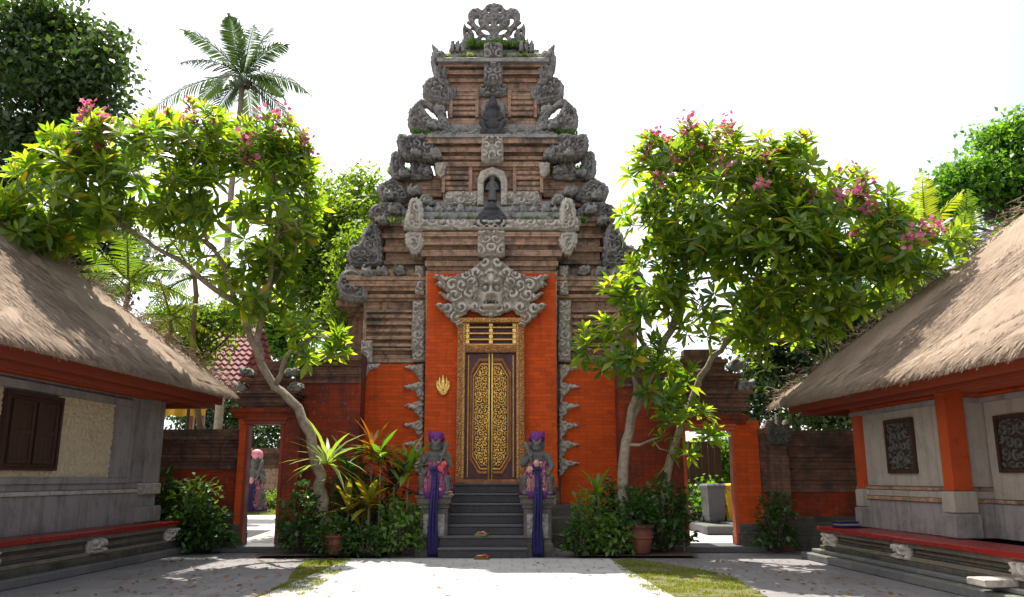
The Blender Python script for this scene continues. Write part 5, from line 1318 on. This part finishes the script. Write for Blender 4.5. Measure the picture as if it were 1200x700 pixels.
def bush(label, x, y, z0, rx, ry, rz, n, size, mat, seed, cat='shrub', name='shrub', group=None):
    rg = np.random.default_rng(seed); t = thing(name, label, cat, (x, y, z0), 0, group)
    tb = MB(); d = unit(rg.normal(0,1,(n,3))); d[:,2] = np.abs(d[:,2])*1.0-.15; r = (.35+.65*rg.random(n)**.6)*(1+.22*np.sin(d[:,0]*5+seed)*np.sin(d[:,2]*6+seed))
    P = d*r[:,None]*np.array([[rx,ry,rz]]); P[:,2] += rz*.25; P[:,2] = np.maximum(P[:,2], .04)
    for i in range(0, n, max(1, n//26)): tb.tube([(P[i,0]*.1,P[i,1]*.1,0),(P[i,0]*.55,P[i,1]*.55,P[i,2]*.6),tuple(P[i])], [.015,.011,.005], 5)
    tb.build('stem', MT['bark_dark'], t, False, True)
    D = unit(d+rg.normal(0,.6,(n,3))); N = unit(rg.normal(0,.5,(n,3))+np.array([[0,0,1.]])); L = size*rg.uniform(.6,1.2,n)
    leaf_obj('foliage', [leaf_mesh(P, D, N, L, L*rg.uniform(.2,.3,n), .3, .2)], MT[mat], t); return t
def on(x, y, Y): q = at(x, y, Y); return q.x, q.z
def rpx(label, x, y, Y, n, Lpx, Wpx, mat, seed, **k):
    """rosette whose head sits at pixel x,y at depth Y"""
    q = at(x, y, Y); s = Y/945; return rosette(label, q.x, Y, .05, q.z-.05, n, Lpx*s, Wpx*s, mat, seed, **k)
q = at(384,545,16.8)
f = rosette('pale bird\'s-nest fern with long arching leaves on the foot of the leaning trunk', q.x, 16.72, q.z, .0, 26, .95, .042, 'fern', 3, name='nest_fern', cat='fern', el=(.1,1.3), droop=.75)
rpx('orange-leaved cordyline standing tallest beside the fern', 436,530,17.2, 26, 40, 2.3, 'cord_orange', 4)
rpx('orange and yellow-tipped cordyline in front of the saw-edged carving', 478,545,17.3, 26, 38, 2.3, 'cord_orange', 5)
rpx('fresh green cordyline below the tallest orange one', 446,540,16.9, 16, 36, 3.4, 'cord_green', 6)
rpx('green arching cordyline nearest the left guardian statue', 478,556,17.0, 16, 48, 3.4, 'cord_green', 7)
rpx('yellow croton-like rosette in the middle of the left bed', 432,592,16.6, 20, 40, 3.6, 'croton', 8)
rpx('small yellowish rosette left of the yellow croton', 408,598,16.7, 14, 34, 3.2, 'croton', 9)
rpx('purple-leaved cordyline between the green ones in the left bed', 462,566,17.1, 16, 42, 3.6, 'purple_leaf', 10)
rpx('dark strap-leaved plant behind the fern', 410,560,17.4, 18, 52, 3.6, 'shrub', 11)
def bpx(label, x, yb, Y, rx, ht, n, size, mat, seed, **k):
    q = at(x, yb, Y); s = Y/945; return bush(label, q.x, Y, .04, rx*s, max(.3, rx*s*.8), ht*s, n, size, mat, seed, **k)
bpx('dark round shrub at the left bed corner by the small doorway', 352,650,16.9, 26, 66, 620, .15, 'shrub', 21)
bpx('low dark shrub in front of the leaning trunk', 392,650,16.5, 30, 40, 520, .13, 'shrub', 22)
bpx('leafy green shrub below the croton near the left pedestal', 468,650,16.55, 30, 56, 620, .14, 'shrub_light', 23)
bpx('tall dark shrub backing the left bed against the gate plinth', 420,650,17.9, 60, 74, 1300, .17, 'shrub', 24)
bpx('small fine-leaved shrub at the front edge of the left bed', 428,654,16.35, 26, 34, 420, .11, 'shrub', 25)
bpx('light green shrub growing at the foot of the right saw-edged carving', 696,650,16.7, 28, 62, 640, .14, 'shrub_light', 26)
bpx('dark shrub behind the clay pot in the right bed', 778,648,17.1, 30, 74, 900, .15, 'shrub', 27)
bpx('low leafy shrub between the right pedestal and the forked trunk', 680,654,16.45, 22, 34, 380, .12, 'shrub', 28)
bpx('spreading dark shrub around the forked trunk', 730,650,17.2, 40, 70, 1100, .16, 'shrub', 29)
bpx('low green shrub at the foot of the forked trunk', 722,654,16.5, 24, 34, 420, .12, 'shrub_light', 30)
rpx('bright green rosette above the light shrub in the right bed', 700,580,16.9, 16, 34, 3.2, 'cord_green', 31)
rpx('dark strap-leaved rosette right of the clay pot', 800,600,17.2, 16, 40, 3.4, 'shrub', 32)
bpx('leafy light green shrub between the left pavilion and the small doorway', 226,650,17.6, 27, 72, 520, .19, 'shrub_light', 33)
bpx('dark shrub spreading under the light one at the corner of the left pavilion', 236,650,17.35, 34, 50, 800, .16, 'shrub', 34)
bpx('dark shrub against the wall beyond the left pavilion corner', 196,640,17.95, 24, 74, 600, .2, 'shrub', 35)
bpx('low dark shrub at the wall foot beside the right doorway', 912,646,17.3, 22, 60, 520, .13, 'shrub', 36)
# pots
def pot(label, x, y, z, r, h, group=None):
    t = thing('clay_pot', label, 'plant pot', (x, y, z), 0, group)
    mb = MB(); mb.lathe([(r*.62,0),(r*.70,.02),(r*.95,h*.45),(r,h*.72),(r*.92,h*.86),(r*1.08,h*.88),(r*1.1,h),(r*.95,h),(r*.9,h*.9),(.02,h*.88)], 28); mb.build('pot_body', MT['terracotta'], t, False, True)
    mb = MB(); mb.lathe([(r*1.02,h*.52),(r*1.05,h*.54),(r*1.05,h*.58),(r*1.02,h*.6)], 28); mb.build('pot_band', MT['terracotta'], t, False, True)
    sl = MB(); sl.lathe([(r*.88,h*.9),(.01,h*.93)], 20); sl.build('soil', SOIL, t)
    return t
x, z = on(750,648,16.7); pot('large banded clay pot at the front of the right bed', x, 16.6, .06, .25, .55)
bush('dark leafy plant growing in the large clay pot', x, 16.6, .55, .42, .36, .62, 520, .15, 'shrub', 41, 'pot plant', 'potted_plant')
x, z = on(393,650,16.5); pot('smaller clay pot half hidden by the left bed shrubs', x, 16.38, .06, .17, .36)

# ------------------------------------------------------------------ beyond the doorways
b = thing('wheelie_bin', 'grey two-wheeled rubbish bin on a kerb seen through the right doorway', 'rubbish bin', (at(837,613,24).x, 24, .25), R(8)); b.scale = (.72,.8,1)
g_ = MT['bin'] = paint('grey_bin_plastic', (.11,.11,.115), (.085,.085,.09), .45, 6); MT['bin_yellow'] = paint('yellow_bin_plastic', (.75,.42,.02), (.65,.36,.02), .45, 6); MT['rubber'] = paint('black_rubber', (.02,.02,.02), (.03,.03,.03), .8, 6)
def bin_(t, mt):
    mb = MB(); loft(mb, 0, [(.30,-.30,.30,.06),(.315,-.315,.315,.10),(.36,-.36,.38,.95),(.38,-.38,.40,.96),(.38,-.38,.40,1.0)]); mb.build('bin_body', MT[mt], t)
    mb = MB(); loft(mb, 0, [(.39,-.40,.42,1.003),(.39,-.40,.42,1.03),(.36,-.36,.38,1.07),(.2,-.2,.2,1.085)]); mb.build('lid', MT[mt], t)
    for s in (-1, 1):
        wv = MB(); wv.tube([(s*.30,.30,.10),(s*.36,.30,.10)], .10, 18); wh = wv.build('wheel', MT['rubber'], t); 
        hb = MB(); hb.tube([(s*.362,.30,.10),(s*.37,.30,.10)], .045, 14); hb.build('hub', MT[mt], wh)
    mb = MB(); mb.tube([(-.3,.42,1.0),(-.3,.49,1.01),(.3,.49,1.01),(.3,.42,1.0)], .018, 8); mb.build('handle', MT[mt], t)
bin_(b, 'bin')
b2 = thing('wheelie_bin', 'yellow rubbish bin half hidden behind the grey one', 'rubbish bin', (at(866,613,24.8).x, 24.8, .25), R(-5)); bin_(b2, 'bin_yellow')
kb = MB(); x0 = at(815,613,24).x; kb.box(x0, 12, 22.6, 26, 0, .25, .03); o = rough_up(kb.build('kerb', MT['curb']), .4, .01, 2, 3); tag(o, kind='structure')
# back walls of the yards
wall('boundary_wall', 'far yard wall standing behind the distant pink-capped statue', -26, -2.0, 43, 3.0, ('brick','brick_dark'), .5, .9, 8)
wall('boundary_wall', 'far yard wall behind the bins', 3.0, 26, 31, 2.6, ('brick_dark','brick_dark'), .5, .9, 9)
t = thing('dark_board_fence', 'dark board screen behind the grey wheelie bin', 'fence', (at(828,560,25.2).x, 25.6, .25))
for k in range(6):
    mb = MB(); mb.box(-.62+.2*k,-.43+.2*k,0,.04,0,2.35+.01*(k % 3),.006); mb.build('board', MT['wood_dark'], t)
leafy_tree('bright green bush behind the bins', (at(846,560,27).x,27,0), [([(at(846,600,27).x,27,0),at(846,575,27),at(846,530,27)], .06,.03)], [(848,545,30,40,27,.9,40),(826,585,10,22,24.9,.25,8)], 90, .15, 'tree_bright', 14, name='garden_bush', cl=.26)
leafy_tree('low green hedge behind the pink-capped statue', (at(305,585,40).x,40,0), [([(at(305,600,40).x,40,0),at(305,590,40)], .06,.03)], [(300,590,60,14,40,.7,60)], 80, .13, 'tree_mid', 15, name='garden_hedge', cl=.22)
leafy_tree('dark leafy tree shading the yard beyond the small doorway', (at(240,500,47).x,47,0), [([(at(240,560,47).x,37,0),at(240,500,47)], .25,.1)], [(305,500,90,50,47,2,70),(250,465,60,50,47,2,40)], 120, .26, 'tree_dark', 16, cl=.6)
# tiled roof and open pavilion behind the wall on the left
tile = NG('purple_red_tiles'); v = tile.coord(); n1 = tile.noise(v, 3, 5); MT['tile'] = tile.done(tile.mix(n1, (.14,.03,.038), (.23,.06,.065)), .6, None, 0, .3)
t = thing('tiled_pavilion', 'open pavilion with red tiled roof and yellow valance behind the moulded brick wall', 'pavilion', (-9.2,24.5,0))
c = at(262,440,23.5)
def tiles(name, x0, x1, yf, zf, yb, zb_, nx, ny):
    mb = MB(); vs = []
    rows = ny; cols = nx*4
    for i in range(rows):
        for e in (0, 1):
            q = (i+e)/rows
            for j in range(cols+1):
                a = j/cols; vs.append((x0+(x1-x0)*a, yf+(yb-yf)*q, zf+(zb_-zf)*q+.03*sin(j*pi/2)+(.05 if e == 0 else 0)))
    w_ = cols+1; fs = [(r*w_+j, r*w_+j+1, (r+1)*w_+j+1, (r+1)*w_+j) for r in range(2*rows-1) for j in range(cols)]
    mb.add(vs, fs); return mb.build(name, MT['tile'], t, True, False)
zr0, zr1 = at(250,452,22.5).z, at(250,385,24.6).z
tiles('tiled_roof', -12.5, at(294,420,23.5).x, 22.5, zr0, 24.6, zr1, 26, 12)
tiles('tiled_roof', -12.5, at(294,420,23.5).x, 26.7, zr0, 24.604, zr1, 26, 12)
mb = MB(); mb.tube([(-12.5,24.6,zr1+.05),(at(294,420,24.6).x,24.6,zr1+.05)], .1, 8); mb.build('ridge', MT['tile'], t, True)
for x in (-12,-10.2,-8.6):
    for y in (22.9, 26.3):
        mb = MB(); mb.box(x-.07,x+.07,y-.07,y+.07,0,zr0+.1,.01); mb.build('post', MT['wood_trim'], t, True)
MT['valance'] = paint('yellow_valance_cloth', (.72,.42,.03), (.6,.33,.02), .7, 6)
mb = MB(); zt = at(190,470,22.7).z; zb_ = at(190,489,22.7).z; nn = 60
vs = []
for j in range(nn+1):
    x = -12.3+3.9*j/nn; vs += [(x, 22.62+.04*sin(j*.9), zt), (x, 22.60+.06*sin(j*.9), zb_+.04*abs(sin(j*.45)))]
mb.add(vs, [(2*j+1, 2*j+3, 2*j+2, 2*j) for j in range(nn)]); o = mb.build('valance', MT['valance'], t, True); o.modifiers.new('thick','SOLIDIFY').thickness = .01
mb = MB(); mb.box(-12.4,-8.4,22.8,26.4,0,.7,.02); rough_up(mb.build('floor_base', MT['plinth'], t, True), .5, .01, 2, 3)
# ------------------------------------------------------------------ fallen leaves
rg = np.random.default_rng(77); n = 420
P = np.stack([np.where(rg.random(n) < .46, rg.uniform(-6.3,-3.0,n), np.where(rg.random(n) < .8, rg.uniform(2.0,5.2,n), rg.uniform(-3,2,n))), rg.uniform(10.5,16.4,n), np.full(n,.018)], 1)
a = rg.uniform(0,6.28,n); D = np.stack([np.cos(a),np.sin(a),rg.normal(0,.12,n)],1)
o = leaf_obj('fallen_leaves', [leaf_mesh(P, D, np.tile([0,0,1.],(n,1))+rg.normal(0,.2,(n,3)), rg.uniform(.05,.14,n), rg.uniform(.015,.03,n), .1, .3)], MT['dry']); tag(o, 'dry leaves scattered over the shaded paving', 'fallen leaves', kind='stuff')
# moss and weeds rooted on the ledges of the gate
def weeds(name, x0, x1, y0, y1, z, n, h, mat):
    P = np.stack([rg.uniform(x0,x1,n), rg.uniform(y0,y1,n), np.full(n,z)], 1); P[:,0] += .12*np.sin(P[:,0]*9)
    D = unit(np.stack([rg.normal(0,.5,n), rg.normal(-.25,.4,n), np.full(n,1.)],1)); N = unit(rg.normal(0,1,(n,3))+np.array([[0,-1.,.3]]))
    L = rg.uniform(.4,1.,n)*h; o = leaf_obj(name, [leaf_mesh(P, D, N, L, L*.16, .5, .2, 'dia')], MT[mat], gate, gate.location); o['kind'] = 'stuff'
weeds('ledge_moss', GX-1.25, GX+1.25, 19.62, 20.0, zz(66,19.62), 900, .16, 'fern')
weeds('ledge_moss', GX-.8, GX+.8, 20.1, 20.28, zz(57,20.2), 500, .30, 'shrub_light')
weeds('ledge_moss', GX-2.4, GX+2.4, 18.75, 19.15, zz(257,18.75), 1200, .13, 'shrub_light')
for s in (-1, 1):
    weeds('ledge_moss', *sorted((GX+s*1.7, GX+s*2.4)), 19.95, 20.1, zz(205,19.95), 350, .3, 'shrub_light')
    weeds('ledge_moss', *sorted((GX+s*1.5, GX+s*2.0)), 19.35, 19.6, zz(157,19.3), 250, .22, 'shrub_light')
    weeds('ledge_moss', *sorted((GX+s*1.9, GX+s*3.3)), 19.4, 19.6, zz(318,19.4), 400, .12, 'fern')
